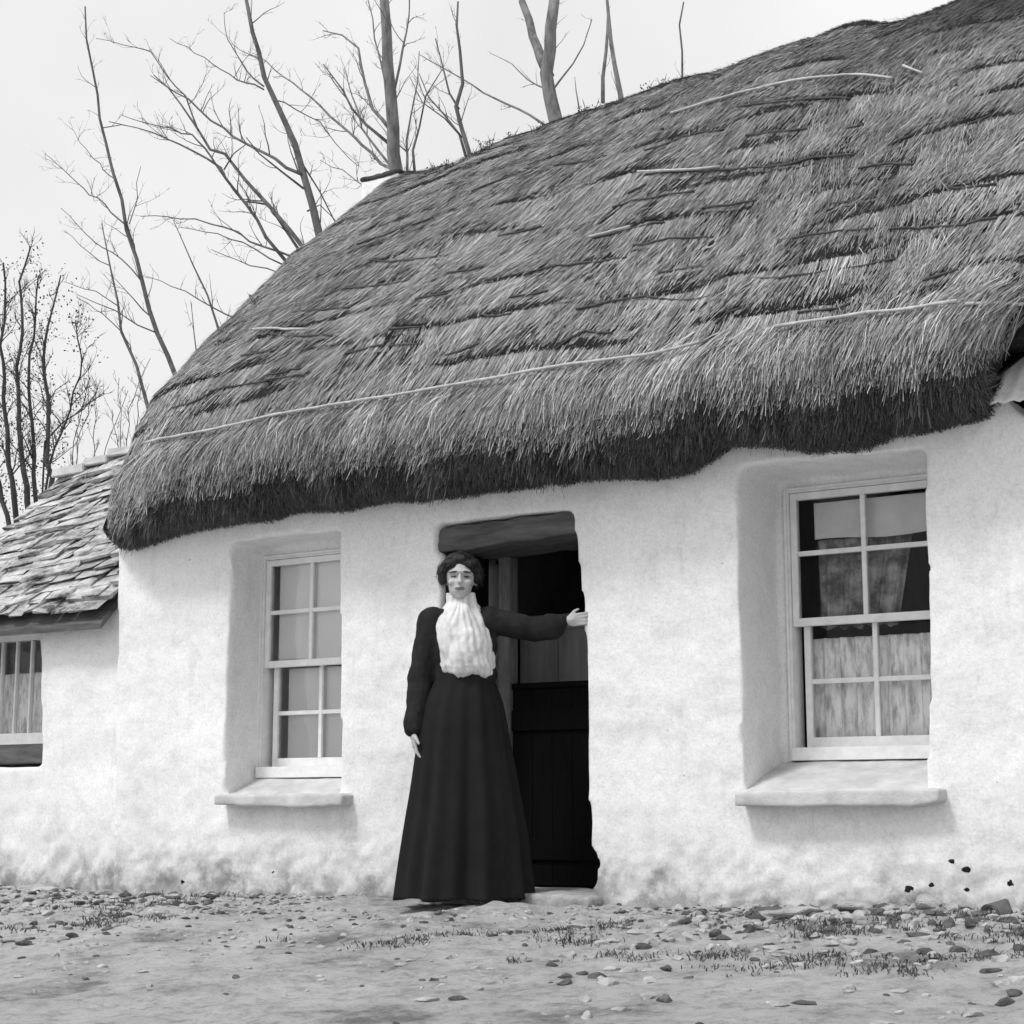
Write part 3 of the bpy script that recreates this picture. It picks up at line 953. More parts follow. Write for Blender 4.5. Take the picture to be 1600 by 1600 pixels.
# roof: courses of rough limed slates
rb = MB()
def ext_plane(x, t, side=1):
    """t 0 at the eave, 1 at the ridge"""
    zr_ = 2.60 + (x + 4.5) * 0.16
    y0, z0 = (-0.08, 1.47)
    if side < 0: y0, z0 = (2.45, 1.45)
    sag = -0.03 * math.sin(t * 3.14)
    return Vector((x, y0 + (1.22 - y0) * t, z0 + (zr_ - z0) * t + sag))
for side in (1, -1):
    rows = 19 if side > 0 else 8
    for r_ in range(rows):
        t0, t1 = r_ / rows, min(1.0, (r_ + 1.6) / rows)
        x = -4.53 - random.uniform(0, .1)
        while x < -2.75:
            wd = random.uniform(0.09, 0.26)
            xa, xb = max(x, -4.54 + random.uniform(-.009, .009)), min(x + wd - 0.006, -2.745 + random.uniform(-.012, 0))
            x += wd
            if xb - xa < 0.03: continue
            h = 0.012 + random.uniform(0, 0.010); tt = t0 + random.uniform(-0.012, 0.012)
            lift = 0.012
            q = [ext_plane(xa, tt, side), ext_plane(xb, tt, side), ext_plane(xb, t1, side), ext_plane(xa, t1, side)]
            up_ = Vector((0, -0.7 * side, 0.7))
            v = [q[0] + up_ * lift, q[1] + up_ * (lift + random.uniform(-.006, .006)), q[2] - up_ * 0.012, q[3] - up_ * 0.012]
            v += [p + up_ * h for p in v[:2]] + [p + up_ * h for p in v[2:]]
            v = [p + Vector([random.uniform(-.015, .015) for _ in range(3)]) for p in v]
            rb.add(v, [(0, 3, 2, 1), (4, 5, 6, 7), (0, 1, 5, 4), (1, 2, 6, 5), (2, 3, 7, 6), (3, 0, 4, 7)])
under = MB()
a0, a1 = ext_plane(-4.5, 0), ext_plane(-2.77, 0); b0, b1 = ext_plane(-4.5, 1), ext_plane(-2.77, 1); c0, c1 = ext_plane(-4.5, 0, -1), ext_plane(-2.77, 0, -1)
dn = Vector((0, 0, -0.035))
vv = [p + dn * (2.1 if k_ in (0, 1) else 2.6) for k_, p in enumerate((a0, a1, b1, b0, c1, c0))] + [p + dn * 3.1 for p in (a0, a1, b1, b0, c1, c0)]
under.add(vv, [(0, 1, 2, 3), (3, 2, 4, 5), (7, 6, 9, 8), (8, 9, 11, 10), (0, 3, 9, 6), (3, 5, 11, 9), (1, 7, 8, 2), (2, 8, 10, 4), (0, 6, 7, 1), (5, 4, 10, 11)])
ro = rb.build("slate_roof", M['slates'], out, bevel=0.0)
under.build("roof_boards", M['lintel'], ro)
rt = MB()
x = -4.55
while x < -2.6:
    L = random.uniform(0.2, 0.34)
    z_ = ext_plane(x + L / 2, 1).z
    rt.box(x, min(x + L - .008, -2.6), 1.13, 1.31, z_ - 0.02, z_ + 0.035, 0.008); x += L
rt.build("ridge_tiles", M['sillstone'], ro, bevel=0.006)
# outhouse window
wf = MB().box(-4.15, -3.39, 0.26, 0.34, 1.375, 1.455).box(-3.43, -3.37, 0.262, 0.338, 0.79, 1.374).box(-4.15, -3.36, 0.255, 0.34, 0.755, 0.825)
for k in range(-2, 4): wf.box(-3.715 - k * 0.127, -3.700 - k * 0.127, 0.272, 0.30, 0.826, 1.374)
wfo = wf.build("window", M['paint'], out, bevel=0.002)
MB().add([(-4.15, .29, .82), (-3.43, .29, .82), (-3.43, .29, 1.38), (-4.15, .29, 1.38)], [(0, 1, 2, 3)]).build("pane", M['glass'], wfo)
MB().box(-4.16, -3.34, 0.10, 0.34, 0.64, 0.752, 0.004).build("window_sill", M['lintel'], wfo, bevel=0.006)
cloth("curtain", -4.15, -3.43, 0.80, 1.19, 0.36, 0.016, 5, M['lace'], "gathered half curtain in the outhouse's small barred window", "curtain", seed=7)

# ------------------------------------------------------------------ roof beyond the right verge
ann = empty("annex", (3.6, 2.2, 0), "adjoining building with a pale whitened sheet roof just showing past the thatch's right edge", "building")
MB().prism([(2.76, -0.4), (5.6, -0.4), (5.6, 1.96), (2.76, 1.96)], 0.02, 0.5).build("wall", M['white'], ann)
MB().prism([(2.76, -0.4), (5.6, -0.4), (5.6, 1.90), (2.76, 1.90)], 3.9, 4.2).build("rear_wall", M['white'], ann)
v = []; f = []
n = 170
for side in (0, 1):
    b = len(v)
    for i in range(n + 1):
        x = 2.20 + 3.5 * i / n
        dz = 0.005 * math.sin(x / 0.06 * 2 * math.pi)
        for (y, z) in (((-0.10, 2.0), (2.15, 3.95)) if side == 0 else ((2.15, 3.95), (4.35, 1.9))):
            v.append((x, y - dz * .6, z + dz))
    for i in range(n): f.append((b + 2 * i, b + 2 * i + 2, b + 2 * i + 3, b + 2 * i + 1))
me = bpy.data.meshes.new("sheet_roof"); me.from_pydata(v, [], f); me.update()
me = apply_mods(me, [('SOLIDIFY', dict(thickness=0.012, offset=-1))])
aro = me_obj("sheet_roof", me, M['palesheet'], ann, True)
MB().box(2.34, 5.6, -0.06, 0.0, 1.94, 1.985).build("eave_shade_strip", M['capst'], aro)  # dark strip painted for the shadow under the sheet roof's edge


# ------------------------------------------------------------------ trees (bare, in late winter)
def limb_pts(pix, Y0, Y1):
    n = len(pix)
    return [Vector(at(p[0], p[1], Y0 + (Y1 - Y0) * i / max(1, n - 1))) for i, p in enumerate(pix)]


def refine(pts, step, amp):
    out = [pts[0]]
    for a, b in zip(pts[:-1], pts[1:]):
        n = max(1, int((b - a).length / step))
        for k in range(1, n + 1):
            out.append(a.lerp(b, k / n) + (Vector([random.gauss(0, amp) for _ in range(3)]) if k < n else Vector()))
    return out


def twigs(mb, pts, r0, r1, level, length, density, spread=0.75, upb=0.25):
    """side shoots along a limb"""
    tot = sum((b - a).length for a, b in zip(pts[:-1], pts[1:]))
    n = max(1, int(tot * density))
    for k in range(n):
        t = random.uniform(0.15, 1.0)
        i = min(int(t * (len(pts) - 1)), len(pts) - 2)
        p = pts[i].lerp(pts[i + 1], t * (len(pts) - 1) - i if i < len(pts) - 1 else 0)
        d = (pts[i + 1] - pts[i]).normalized()
        side = Vector([random.gauss(0, 1) for _ in range(3)]); side = (side - d * side.dot(d)).normalized()
        dr = (d * random.uniform(0.55, 1.0) + side * spread * random.uniform(0.5, 1.2) + Vector((0, 0, upb))).normalized()
        L = length * random.uniform(0.35, 1.0) * (1.15 - 0.6 * t)
        ra = max(0.0030, min(0.6 * (r0 + (r1 - r0) * t), 0.012 * L + 0.0015))
        q = [p]
        cur = dr.copy()
        m = 5
        for j in range(m):
            cur = (cur + Vector([random.gauss(0, 0.16) for _ in range(3)]) + Vector((0, 0, 0.05))).normalized()
            q.append(q[-1] + cur * L / m)
        mb.tube(q, [ra * (1 - 0.8 * j / m) for j in range(m + 1)], 3 if ra < 0.005 else 4, cap=False)
        if level > 0: twigs(mb, q, ra, ra * 0.3, level - 1, L * 0.55, density * 1.7, spread, upb)


def leaf_clumps(mb, centers, n, rad, size):
    for c in centers:
        for _ in range(n):
            p = c + Vector([random.gauss(0, rad) for _ in range(3)])
            a = Vector([random.gauss(0, 1) for _ in range(3)]).normalized(); b = a.orthogonal().normalized()
            s_ = size * random.uniform(0.5, 1.3)
            mb.add([p, p + a * s_ + b * s_ * .5, p + a * s_ * 1.7, p + a * s_ - b * s_ * .5], [(0, 1, 2, 3)])


def tree(label, Y, trunk, tr, limbs, mat, twig_len=0.9, twig_den=6.5, level=2, name="bare_tree", group="bare trees behind the cottage", drop=True):
    """trunk: photo pixels from low to high; tr: widths in photo pixels at both ends"""
    pts = limb_pts(trunk, Y, Y + random.uniform(-.3, .3))
    pts = [pts[0]] + [p + Vector((random.gauss(0, .012), random.gauss(0, .03), 0)) for p in pts[1:]]
    px2m = (pts[0] - Vector(CAM)).dot(Vector(FW)) / FPX
    base = Vector((pts[0].x - (pts[1].x - pts[0].x) / max(.01, (pts[1].z - pts[0].z)) * (pts[0].z + 0.2) * .5, Y, 0)); base.z = float(gz(base.x, base.y)) - 0.05
    root = empty(name, base, label, "tree", group)
    tpts = [base] + pts
    tpts = refine(tpts, 0.35, 0.012)
    r0, r1 = tr[0] * px2m / 2, tr[1] * px2m / 2
    rr = [r0 * 1.25 + (r1 - r0 * 1.25) * (i / (len(tpts) - 1)) for i in range(len(tpts))]
    # flare
    for i in range(len(rr)):
        hgt = tpts[i].z
        rr[i] = max(r1, min(rr[i], r0 * 1.3)) if hgt < pts[0].z else r0 + (r1 - r0) * max(0, (hgt - pts[0].z) / max(.01, pts[-1].z - pts[0].z))
    MB().tube(tpts, rr, 8).build("trunk", mat, root, smooth=True)
    cr_ = MB()
    vis = [p for p in tpts if p.z > pts[0].z - 0.8]
    twigs(cr_, vis, r0, r1, level, twig_len, twig_den * 0.8)
    twigs(cr_, vis, 0.006, 0.004, 1, twig_len * 0.5, twig_den * 1.2)
    for pix, w0, w1, dY in limbs:
        lp = refine(limb_pts(pix, Y, Y + dY), 0.25, 0.012)
        a, b = w0 * px2m / 2, w1 * px2m / 2
        cr_.tube(lp, [a + (b - a) * i / (len(lp) - 1) for i in range(len(lp))], 5, cap=True)
        twigs(cr_, lp, a, b, level, twig_len * 0.75, twig_den * 1.3)
    co_ = cr_.build("crown", mat, root, smooth=True)
    return root, co_


tree("thin leaning bare tree, the tall one nearest the left bush, forking halfway up", 9.0,
     [(276, 592), (247, 521), (225, 450), (202, 360), (180, 270), (156, 184), (144, 110), (138, 60), (130, 10)], (8, 2.5),
     [([(202, 360), (165, 320), (120, 285), (70, 240)], 3, 1, 1), ([(247, 521), (215, 508), (180, 485), (120, 460)], 2.5, 1, -1), ([(222, 440), (190, 405), (150, 380), (95, 325)], 2.5, 1, .5),
      ([(202, 350), (215, 310), (220, 260)], 2, 1, .5), ([(160, 200), (190, 195), (215, 200)], 2, 1, 0.3), ([(180, 280), (140, 240), (110, 200)], 2, .8, 1)], M['bark'], 0.9, 2.6)
tree("slender bare sapling standing left of the tall leaning tree, bent near its top", 7.5,
     [(232, 640), (215, 570), (192, 520), (187, 470), (172, 415), (162, 350)], (6, 1.6),
     [([(192, 520), (160, 490), (120, 465)], 2, 1, .4), ([(187, 480), (150, 455), (100, 440)], 2, 1, .4), ([(172, 415), (140, 395), (100, 360)], 1.8, .8, .3)], M['bark'], 0.6, 3)
tree("bare tree with one thick leaning stem, between the crooked tree and the chimney", 8.0,
     [(500, 372), (488, 320), (472, 262), (458, 222), (435, 170), (412, 120), (402, 80), (395, 50), (388, 0)], (13, 6),
     [([(470, 272), (430, 248), (385, 225), (350, 200), (312, 172), (275, 145), (235, 118)], 6, 1.5, 1),
      ([(475, 295), (440, 268), (405, 240), (385, 215)], 4, 1.5, -.6),
      ([(480, 330), (500, 320), (525, 345)], 3, 1, .3), ([(412, 135), (385, 110), (355, 60), (350, 20)], 3, 1, .5), ([(412, 140), (370, 125), (320, 90), (265, 60)], 3, 1, 1.0),
      ([(425, 155), (445, 160), (500, 190), (560, 260)], 2.5, 1, -.5), ([(475, 260), (500, 300), (525, 350)], 3, 2, .8)], M['bark'], 1.0, 2.8)
tree("low forked bare tree whose crooked limbs spread left just over the verge", 8.6,
     [(480, 395), (455, 360), (425, 325), (385, 282), (352, 240), (330, 235), (310, 205), (285, 165), (262, 135), (240, 118)], (8, 2),
     [([(470, 395), (450, 365), (420, 320), (380, 315), (352, 278)], 5, 2, .3), ([(450, 412), (415, 370), (385, 320), (352, 278), (345, 262), (280, 225), (215, 200), (170, 190)], 6, 1.5, -.4),
      ([(352, 278), (330, 245), (300, 210), (240, 195), (190, 180)], 4, 1.2, .8), ([(465, 405), (410, 385), (350, 355), (305, 342), (220, 338)], 4, 1.2, .4),
      ([(445, 415), (400, 390), (340, 365), (280, 355)], 3, 1, .2), ([(440, 428), (390, 415), (330, 390)], 2.5, 1, .2), ([(310, 205), (290, 150), (260, 118), (235, 80), (150, 60)], 3, 1, .2),
      ([(350, 265), (365, 240), (385, 225)], 3, 1.5, .2)], M['bark'], 0.9, 3.0)
tree("sturdy upright bare tree standing right behind the white chimney with steep side limbs", 9.5,
     [(622, 282), (616, 240), (614, 200), (610, 150), (608, 100), (607, 50), (606, 0)], (22, 15),
     [([(608, 200), (582, 170), (570, 130), (560, 75), (535, 55), (505, 48)], 7, 2, .5), ([(608, 225), (572, 195), (550, 170), (535, 140), (505, 100)], 6, 2, -.5),
      ([(628, 280), (582, 240), (535, 198), (500, 165), (470, 140), (430, 110), (400, 85)], 6, 1.5, 1), ([(625, 275), (595, 240), (565, 200), (550, 150), (540, 110)], 5, 1.5, .5),
      ([(636, 272), (635, 220), (642, 180), (652, 130), (655, 80)], 5, 1.5, .4), ([(648, 270), (645, 235), (655, 200), (665, 150), (690, 110)], 5, 1.5, -.4),
      ([(585, 300), (560, 285), (535, 265), (500, 250)], 2.5, 1, .3), ([(614, 150), (625, 100), (635, 50), (640, 0)], 5, 2, .4), ([(610, 180), (600, 120), (585, 60), (575, 0)], 4, 2, .4)], M['barkpale'], 1.0, 3.6)
tree("small forked bare tree, its thin stems crossing above the thatch right of the chimney", 9.0,
     [(735, 245), (725, 205), (718, 170), (722, 130), (719, 80), (717, 40), (714, 0)], (8, 3),
     [([(728, 245), (718, 210), (695, 180), (670, 152), (655, 115)], 5, 1.5, .5), ([(717, 170), (702, 145), (692, 105), (680, 60)], 4, 1.5, .4), ([(722, 215), (695, 185), (660, 160), (640, 120)], 3, 1, -.4)], M['bark'], 0.7, 3.0)
tree("thickest pale trunk forking in two above the thatch near the middle of the roof", 10.5,
     [(870, 195), (862, 150), (857, 115), (863, 80), (865, 50), (868, 0)], (24, 17),
     [([(858, 118), (845, 90), (832, 55), (815, 0)], 18, 12, .5), ([(855, 140), (825, 125), (800, 100), (770, 85)], 3, 1, .5), ([(864, 140), (876, 124), (895, 100), (912, 70), (925, 30)], 4, 1.5, .5),
      ([(850, 195), (828, 180), (790, 162), (755, 145), (720, 122), (690, 105), (655, 85)], 4.5, 1.5, 0.5)], M['barkpale'], 0.7, 2.2)
tree("pair of slim bare stems standing right of the thick forked trunk", 11.0,
     [(970, 150), (968, 120), (962, 95), (953, 60), (948, 0)], (9, 5),
     [([(942, 160), (942, 120), (947, 80), (950, 20)], 7, 4, .4), ([(905, 170), (900, 140), (898, 120)], 2.5, 1, .2)], M['barkpale'], 0.4, 2.5)
tree("single straight sapling, the rightmost stem showing over the ridge", 11.0,
     [(1066, 115), (1066, 80), (1065, 40), (1063, 0)], (3.5, 2.5), [], M['bark'], 0.25, 1.5)
tree("thin bare sapling low behind the verge at the left with few side shoots", 6.5,
     [(345, 525), (322, 460), (305, 415), (285, 370), (270, 345)], (4, 1.2), [([(308, 560), (303, 520), (298, 470)], 2.5, 1, .3), ([(375, 500), (335, 482), (290, 455), (230, 432)], 3, 1, .3)], M['bark'], 0.5, 3)


# dense bush with ivy at the far left
def bush():
    Y = 4.2
    base = Vector(at(40, 830, Y)); base.z = 0
    root = empty("ivied_tree", base, "dark dense tree with ivy clumps on many upright stems at the far left", "tree")
    tk = MB(); cr_ = MB(); lv = MB(); cs = []
    stems = [([(30, 850), (22, 780), (12, 700), (5, 620), (0, 540), (8, 470), (5, 410)], 11, 3), ([(45, 830), (42, 760), (32, 690), (28, 600), (35, 520), (30, 440), (48, 385)], 12, 3),
             ([(60, 820), (52, 740), (50, 660), (45, 580), (55, 500), (60, 430)], 9, 2.5), ([(78, 770), (74, 700), (75, 620), (68, 560), (80, 490), (95, 430)], 10, 2.5),
             ([(20, 850), (0, 760), (-20, 680), (-30, 600), (-30, 500)], 10, 3), ([(60, 800), (85, 700), (110, 640), (128, 560), (118, 500)], 5, 2),
             ([(70, 690), (98, 660), (130, 640), (150, 615)], 4, 1.5)]
    pm = (base - Vector(CAM)).dot(Vector(FW)) / FPX
    for pix, a, b in stems:
        lp = refine(limb_pts(pix, Y + random.uniform(-.4, .4), Y + random.uniform(-.6, .6)), 0.15, 0.012)
        low = lp[0].copy(); low.z = 0.0
        lp = [low] + lp
        rr = [(a + (b - a) * i / (len(lp) - 1)) * pm / 2 for i in range(len(lp))]
        tk.tube(lp, rr, 7)
        twigs(cr_, lp[2:], rr[0], rr[-1], 1, 0.55, 13, 0.85, 0.35)
        for q in lp[3:]:
            for _ in range(4):
                if random.random() < 0.8: cs.append(q + Vector([random.gauss(0, 0.06) for _ in range(3)]))
    for px, py in [(48, 390), (55, 400), (60, 425), (95, 450), (120, 480), (10, 440), (5, 470), (125, 500), (90, 480), (35, 470)]:
        cs.append(Vector(at(px, py, Y)))
    leaf_clumps(lv, cs, 8, 0.04, 0.016)
    tk.build("trunk", M['barkdark'], root, smooth=True)
    cr_.build("crown", M['barkdark'], root, smooth=True)
    lv.build("ivy", M['leaf'], root)


bush()


# thickets of thin shoots along the verge
def thicket(label, Y, spots, h, name="sapling_shrub"):
    base = Vector(at(spots[0][0], spots[0][1], Y)); base.z = 0
    root = empty(name, base, label, "shrub")
    mb = MB(); tk = MB()
    for px, py, tx, ty in spots:
        a = Vector(at(px, py, Y + random.uniform(-.2, .2))); b = Vector(at(tx, ty, Y + random.uniform(-.4, .4)))
        low = Vector((a.x, a.y, 0))
        pts = refine([low, a, b], 0.14, 0.010)
        tk.tube(pts, [0.011 * (1 - 0.75 * i / len(pts)) for i in range(len(pts))], 5)
        twigs(mb, pts[len(pts) // 2:], 0.01, 0.003, 1, h, 9, 0.8, 0.3)
    tk.build("trunk", M['bark'], root, smooth=True)
    mb.build("crown", M['bark'], root)


thicket("thin leafless shrub of twiggy shoots between the ivied tree and the thatch's left edge", 4.6,
        [(115, 690, 140, 590), (120, 690, 150, 610), (148, 700, 148, 600), (188, 695, 186, 590), (185, 700, 175, 640), (200, 640, 235, 560), (165, 700, 200, 610), (215, 660, 220, 590)], 0.40)

# weeds rooted in the ridge of the thatch
wm = MB()
for px, py in [(672, 268), (680, 262), (700, 262), (752, 236), (758, 232), (768, 226), (800, 210), (812, 205), (838, 192), (905, 172), (915, 165), (930, 160), (700, 258), (745, 238), (1010, 138), (1035, 130), (400, 470), (345, 535), (725, 250), (690, 266)]:
    q = px_to_us(px, py + 8)
    if q is None: q = px_to_us(px, py + 16)
    if q is None: continue
    b = Vector(interp_grid(PD, np.array([q[0]]), np.array([q[1]]))[0])
    for k in range(5):
        d = Vector((random.gauss(0, .5), random.gauss(0, .5), 1)).normalized() * random.uniform(0.03, 0.11)
        wm.tube([b + Vector((random.gauss(0, .02), 0, -0.02)), b + d * .6, b + d], [0.003, 0.0025, 0.001], 3)
        leaf_clumps(wm, [b + d * random.uniform(.2, .9)], 4, 0.012, 0.010)
wo = wm.build("roof_weeds", M['leaf'])
tag(wo, "small weeds and mossy tufts growing along the thatch's skyline", "weeds", kind="stuff")


# ------------------------------------------------------------------ foot of the walls: rubble, grass, stones
def rock(c, r, seed, mb=None):
    bm = bmesh.new(); bmesh.ops.create_icosphere(bm, subdivisions=2, radius=1.0)
    pn = [Vector((random.gauss(0, 1), random.gauss(0, 1), random.gauss(0, 1))).normalized() for _ in range(7)]
    for v in bm.verts:
        for n_ in pn:
            d_ = v.co.dot(n_) - 0.62
            if d_ > 0: v.co -= n_ * d_
    off = Vector((seed * 7.3, seed * 1.7, 0))
    vs_ = []
    rot = Matrix.Rotation(random.uniform(0, 6.28) if r[1] > 0.005 else 0, 3, 'Z')
    for v in bm.verts:
        n_ = 1 + 0.35 * noise.noise(v.co * 1.4 + off) + 0.10 * noise.noise(v.co * 4 + off)
        q = Vector((v.co.x * r[0], v.co.y * r[1], v.co.z * r[2])) * n_
        vs_.append(rot @ q + Vector(c))
    fs = [tuple(v.index for v in f.verts) for f in bm.faces]
    bm.free()
    mb.add(vs_, fs)


rb = MB(); rbd = MB()
for k in range(3600):
    x = random.uniform(-4.4, 2.9)
    edge = 0.045 if x < -2.66 else 0.0
    y = edge - abs(random.gauss(0, 0.45 if k % 3 else 1.3)) - 0.02
    if -0.95 < x < 0.35 and y > -0.55: continue
    s_ = random.uniform(0.005, 0.024) * (1.2 if x < -1.5 or x > 0.9 else 0.7)
    z_ = float(gz(x, y)) + s_ * 0.05
    rock((x, y, z_), (s_ * random.uniform(1, 2), s_ * random.uniform(.8, 1.3), s_ * random.uniform(.5, .9)), k * .37, rbd if random.random() < 0.3 else rb)
o = rb.build("loose_stones", M['stone']); tag(o, "pale loose stones and broken lime scattered along the foot of the whitewashed walls", "stones", kind="stuff")
o = rbd.build("mossy_stones", M['darkstone']); tag(o, "dark damp stones scattered among the pale ones along the wall foot", "stones", kind="stuff")

for px, py, rr_ in ((1487, 1346, .016), (1510, 1357, .020), (1420, 1389, .022), (1456, 1383, .014), (1578, 1380, .018), (1510, 1390, .012), (427, 1363, .010), (285, 1378, .016), (362, 1398, .010)):
    hit = wall_bvh.ray_cast(Vector(CAM), Vector(ray(px, py)).normalized())[0]
    if hit is None: continue
    mb = MB(); rock((0, 0, 0), (rr_, 0.0045, rr_ * .8), px * .1, mb)
    mb.v = [(hit.x + a_[0], hit.y + max(-0.004, min(0.02, a_[1])), hit.z + a_[2]) for a_ in mb.v]
    mb.build("wall_hole_shade", M['under'], cottage, smooth=True)  # flat dark disc; the shade inside a wall hole painted on
big = [(1250, 1425, 0.16, 0.035, "flat pale footing stone at the wall's foot under the right window", 'stone'), (1345, 1412, 0.14, 0.03, "long pale footing stone right of the first under the right window", 'stone'),
       (1455, 1425, 0.15, 0.045, "rounded grey boulder at the wall's foot right of the right window", 'stone'), (1205, 1445, 0.09, 0.035, "dark jagged stone in front of the pale footing stones", 'darkstone'),
       (1560, 1425, 0.12, 0.06, "dark mossy boulder at the far right foot of the wall", 'darkstone'), (165, 1402, 0.16, 0.03, "flat grey stone where the outhouse meets the cottage wall", 'stone'),
       (60, 1410, 0.15, 0.035, "grey rubble stone under the outhouse window", 'stone')]
for px, py, rx, rz_, lab, mt in big:
    yy = -0.22 if px > 1000 else -0.12
    p = at(px, py, yy)
    mb = MB(); rock((0, 0, 0), (rx, rx * 0.6, rz_), px * 0.01, mb)
    o = mb.build("boulder", M[mt], bevel=0.004)
    o.location = (p[0], yy, float(gz(p[0], yy)) + rz_ * 0.25)
    tag(o, lab, "stone")

# ragged grass
gm = MB()
def tuft(x, y, n, h, spread):
    z_ = float(gz(x, y)) - 0.01
    for _ in range(n):
        bx, by = x + random.gauss(0, spread), y + random.gauss(0, spread)
        d = Vector((random.gauss(0, .5), random.gauss(0, .5), 1)).normalized(); L = h * random.uniform(.4, 1.2)
        sd = Vector((random.gauss(0, 1), random.gauss(0, 1), 0)).normalized() * 0.0025
        p0 = Vector((bx, by, z_)); p1 = p0 + d * L * .6; p2 = p0 + d * L + Vector((d.x, d.y, -.4)) * L * .4
        gm.add([p0 - sd, p0 + sd, p1 + sd * .8, p1 - sd * .8, p2], [(0, 1, 2, 3), (3, 2, 4)])
for k in range(700):
    side_ = random.random()
    if side_ < 0.42: x = random.uniform(-4.6, -1.6); y = random.uniform(-1.3, -0.12)
    elif side_ < 0.86: x = random.uniform(0.7, 3.0); y = random.uniform(-1.5, -0.30)
    else: x = random.uniform(-1.9, 1.0); y = random.uniform(-1.4, -0.8)
    if fbm(np.array([x * 1.8]), np.array([y * 3.0]), 71, 2)[0] < 0.0: continue
    tuft(x, y, 45, random.uniform(0.02, 0.045), random.uniform(0.02, 0.06))
go = gm.build("grass", M['grass'])
tag(go, "short dark ragged grass along the edge of the yard", "grass", kind="stuff")


# ------------------------------------------------------------------ the woman in the doorway
WY = -0.27
Wp = at(719, 1402, WY)
wpos = Vector((Wp[0], WY, float(gz(Wp[0], WY)) + 0.004))
woman = empty("person", wpos, "woman in long black dress and white blouse front, one hand on the doorway's right jamb", "person")
ex, ey, ez = Vector(RT), Vector(HD), Vector((0, 0, 1))     # her frame: picture right, away from the camera, up


def WL(x, y, z): return wpos + ex * x + ey * y + ez * z


def cap(mb, a, b, ra, rb_, n=12, flat=1.0):
    a, b = Vector(a), Vector(b)
    k = 7
    pts = [a.lerp(b, i / (k - 1)) for i in range(k)]
    mb.tube(pts, [ra + (rb_ - ra) * i / (k - 1) for i in range(k)], n)
    mb.ellipsoid(a, (ra,) * 3, nu=n, nv=8); mb.ellipsoid(b, (rb_,) * 3, nu=n, nv=8)


qz = Matrix.Rotation(YAW, 3, 'Z').to_quaternion()
H = WL(-0.006, 0.0, 1.470)                       # head centre
jamb = Vector((0.235, -0.015, 0)); jl = jamb - wpos
hx, hy = jl.dot(ex), jl.dot(ey)                   # hand on the jamb in her frame
shR = (0.125, 0.0, 1.290); elR = (0.34, 0.03, 1.235); wrR = (hx - 0.070, hy + 0.00, 1.270)
shL = (-0.140, 0.01, 1.29); elL = (-0.186, 0.02, 1.01); wrL = (-0.218, -0.01, 0.775)
body = MB()
body.ellipsoid(H + ez * 0.02 + ey * 0.012, (0.073, 0.090, 0.088), qz)
body.ellipsoid(H - ez * 0.035 - ey * 0.020, (0.054, 0.066, 0.072), qz)
body.ellipsoid(H - ez * 0.083 - ey * 0.052, (0.022, 0.020, 0.018), qz)
body.ellipsoid(H - ez * 0.012 - ey * 0.088, (0.0105, 0.016, 0.024), qz)
body.ellipsoid(H - ez * 0.024 - ey * 0.098, (0.014, 0.013, 0.010), qz)
body.ellipsoid(H + ez * 0.024 - ey * 0.074, (0.050, 0.016, 0.012), qz)
for s_ in (-1, 1):
    body.ellipsoid(H - ez * 0.022 - ey * 0.058 + ex * 0.034 * s_, (0.022, 0.022, 0.018), qz)
    body.ellipsoid(H - ez * 0.005 + ey * 0.01 + ex * 0.073 * s_, (0.008, 0.018, 0.030), qz)
body.ellipsoid(H - ez * 0.050 - ey * 0.082, (0.021, 0.010, 0.006), qz)
body.ellipsoid(H - ez * 0.058 - ey * 0.081, (0.018, 0.010, 0.006), qz)
cap(body, WL(0, 0.02, 1.40), WL(0, 0.01, 1.28), 0.045, 0.052)
body.ellipsoid(WL(0.0, 0.02, 1.17), (0.132, 0.080, 0.16), qz)
body.ellipsoid(WL(0.015, 0.02, 0.98), (0.115, 0.085, 0.14), qz)
body.ellipsoid(WL(0.015, 0.02, 0.84), (0.155, 0.105, 0.13), qz)
for s_ in (-1, 1):
    cap(body, WL(0.015 + 0.08 * s_, 0.02, 0.80), WL(0.01 + 0.085 * s_, 0.01, 0.44), 0.078, 0.052)
    cap(body, WL(0.01 + 0.085 * s_, 0.01, 0.44), WL(0.01 + 0.085 * s_, 0.03, 0.08), 0.052, 0.034)
    cap(body, WL(0.01 + 0.085 * s_, 0.03, 0.04), WL(0.01 + 0.10 * s_, -0.12, 0.025), 0.036, 0.026)
cap(body, WL(*shL), WL(*elL), 0.040, 0.034); cap(body, WL(*elL), WL(*wrL), 0.034, 0.024)
cap(body, WL(*shR), WL(*elR), 0.040, 0.034); cap(body, WL(*elR), WL(*wrR), 0.034, 0.022)


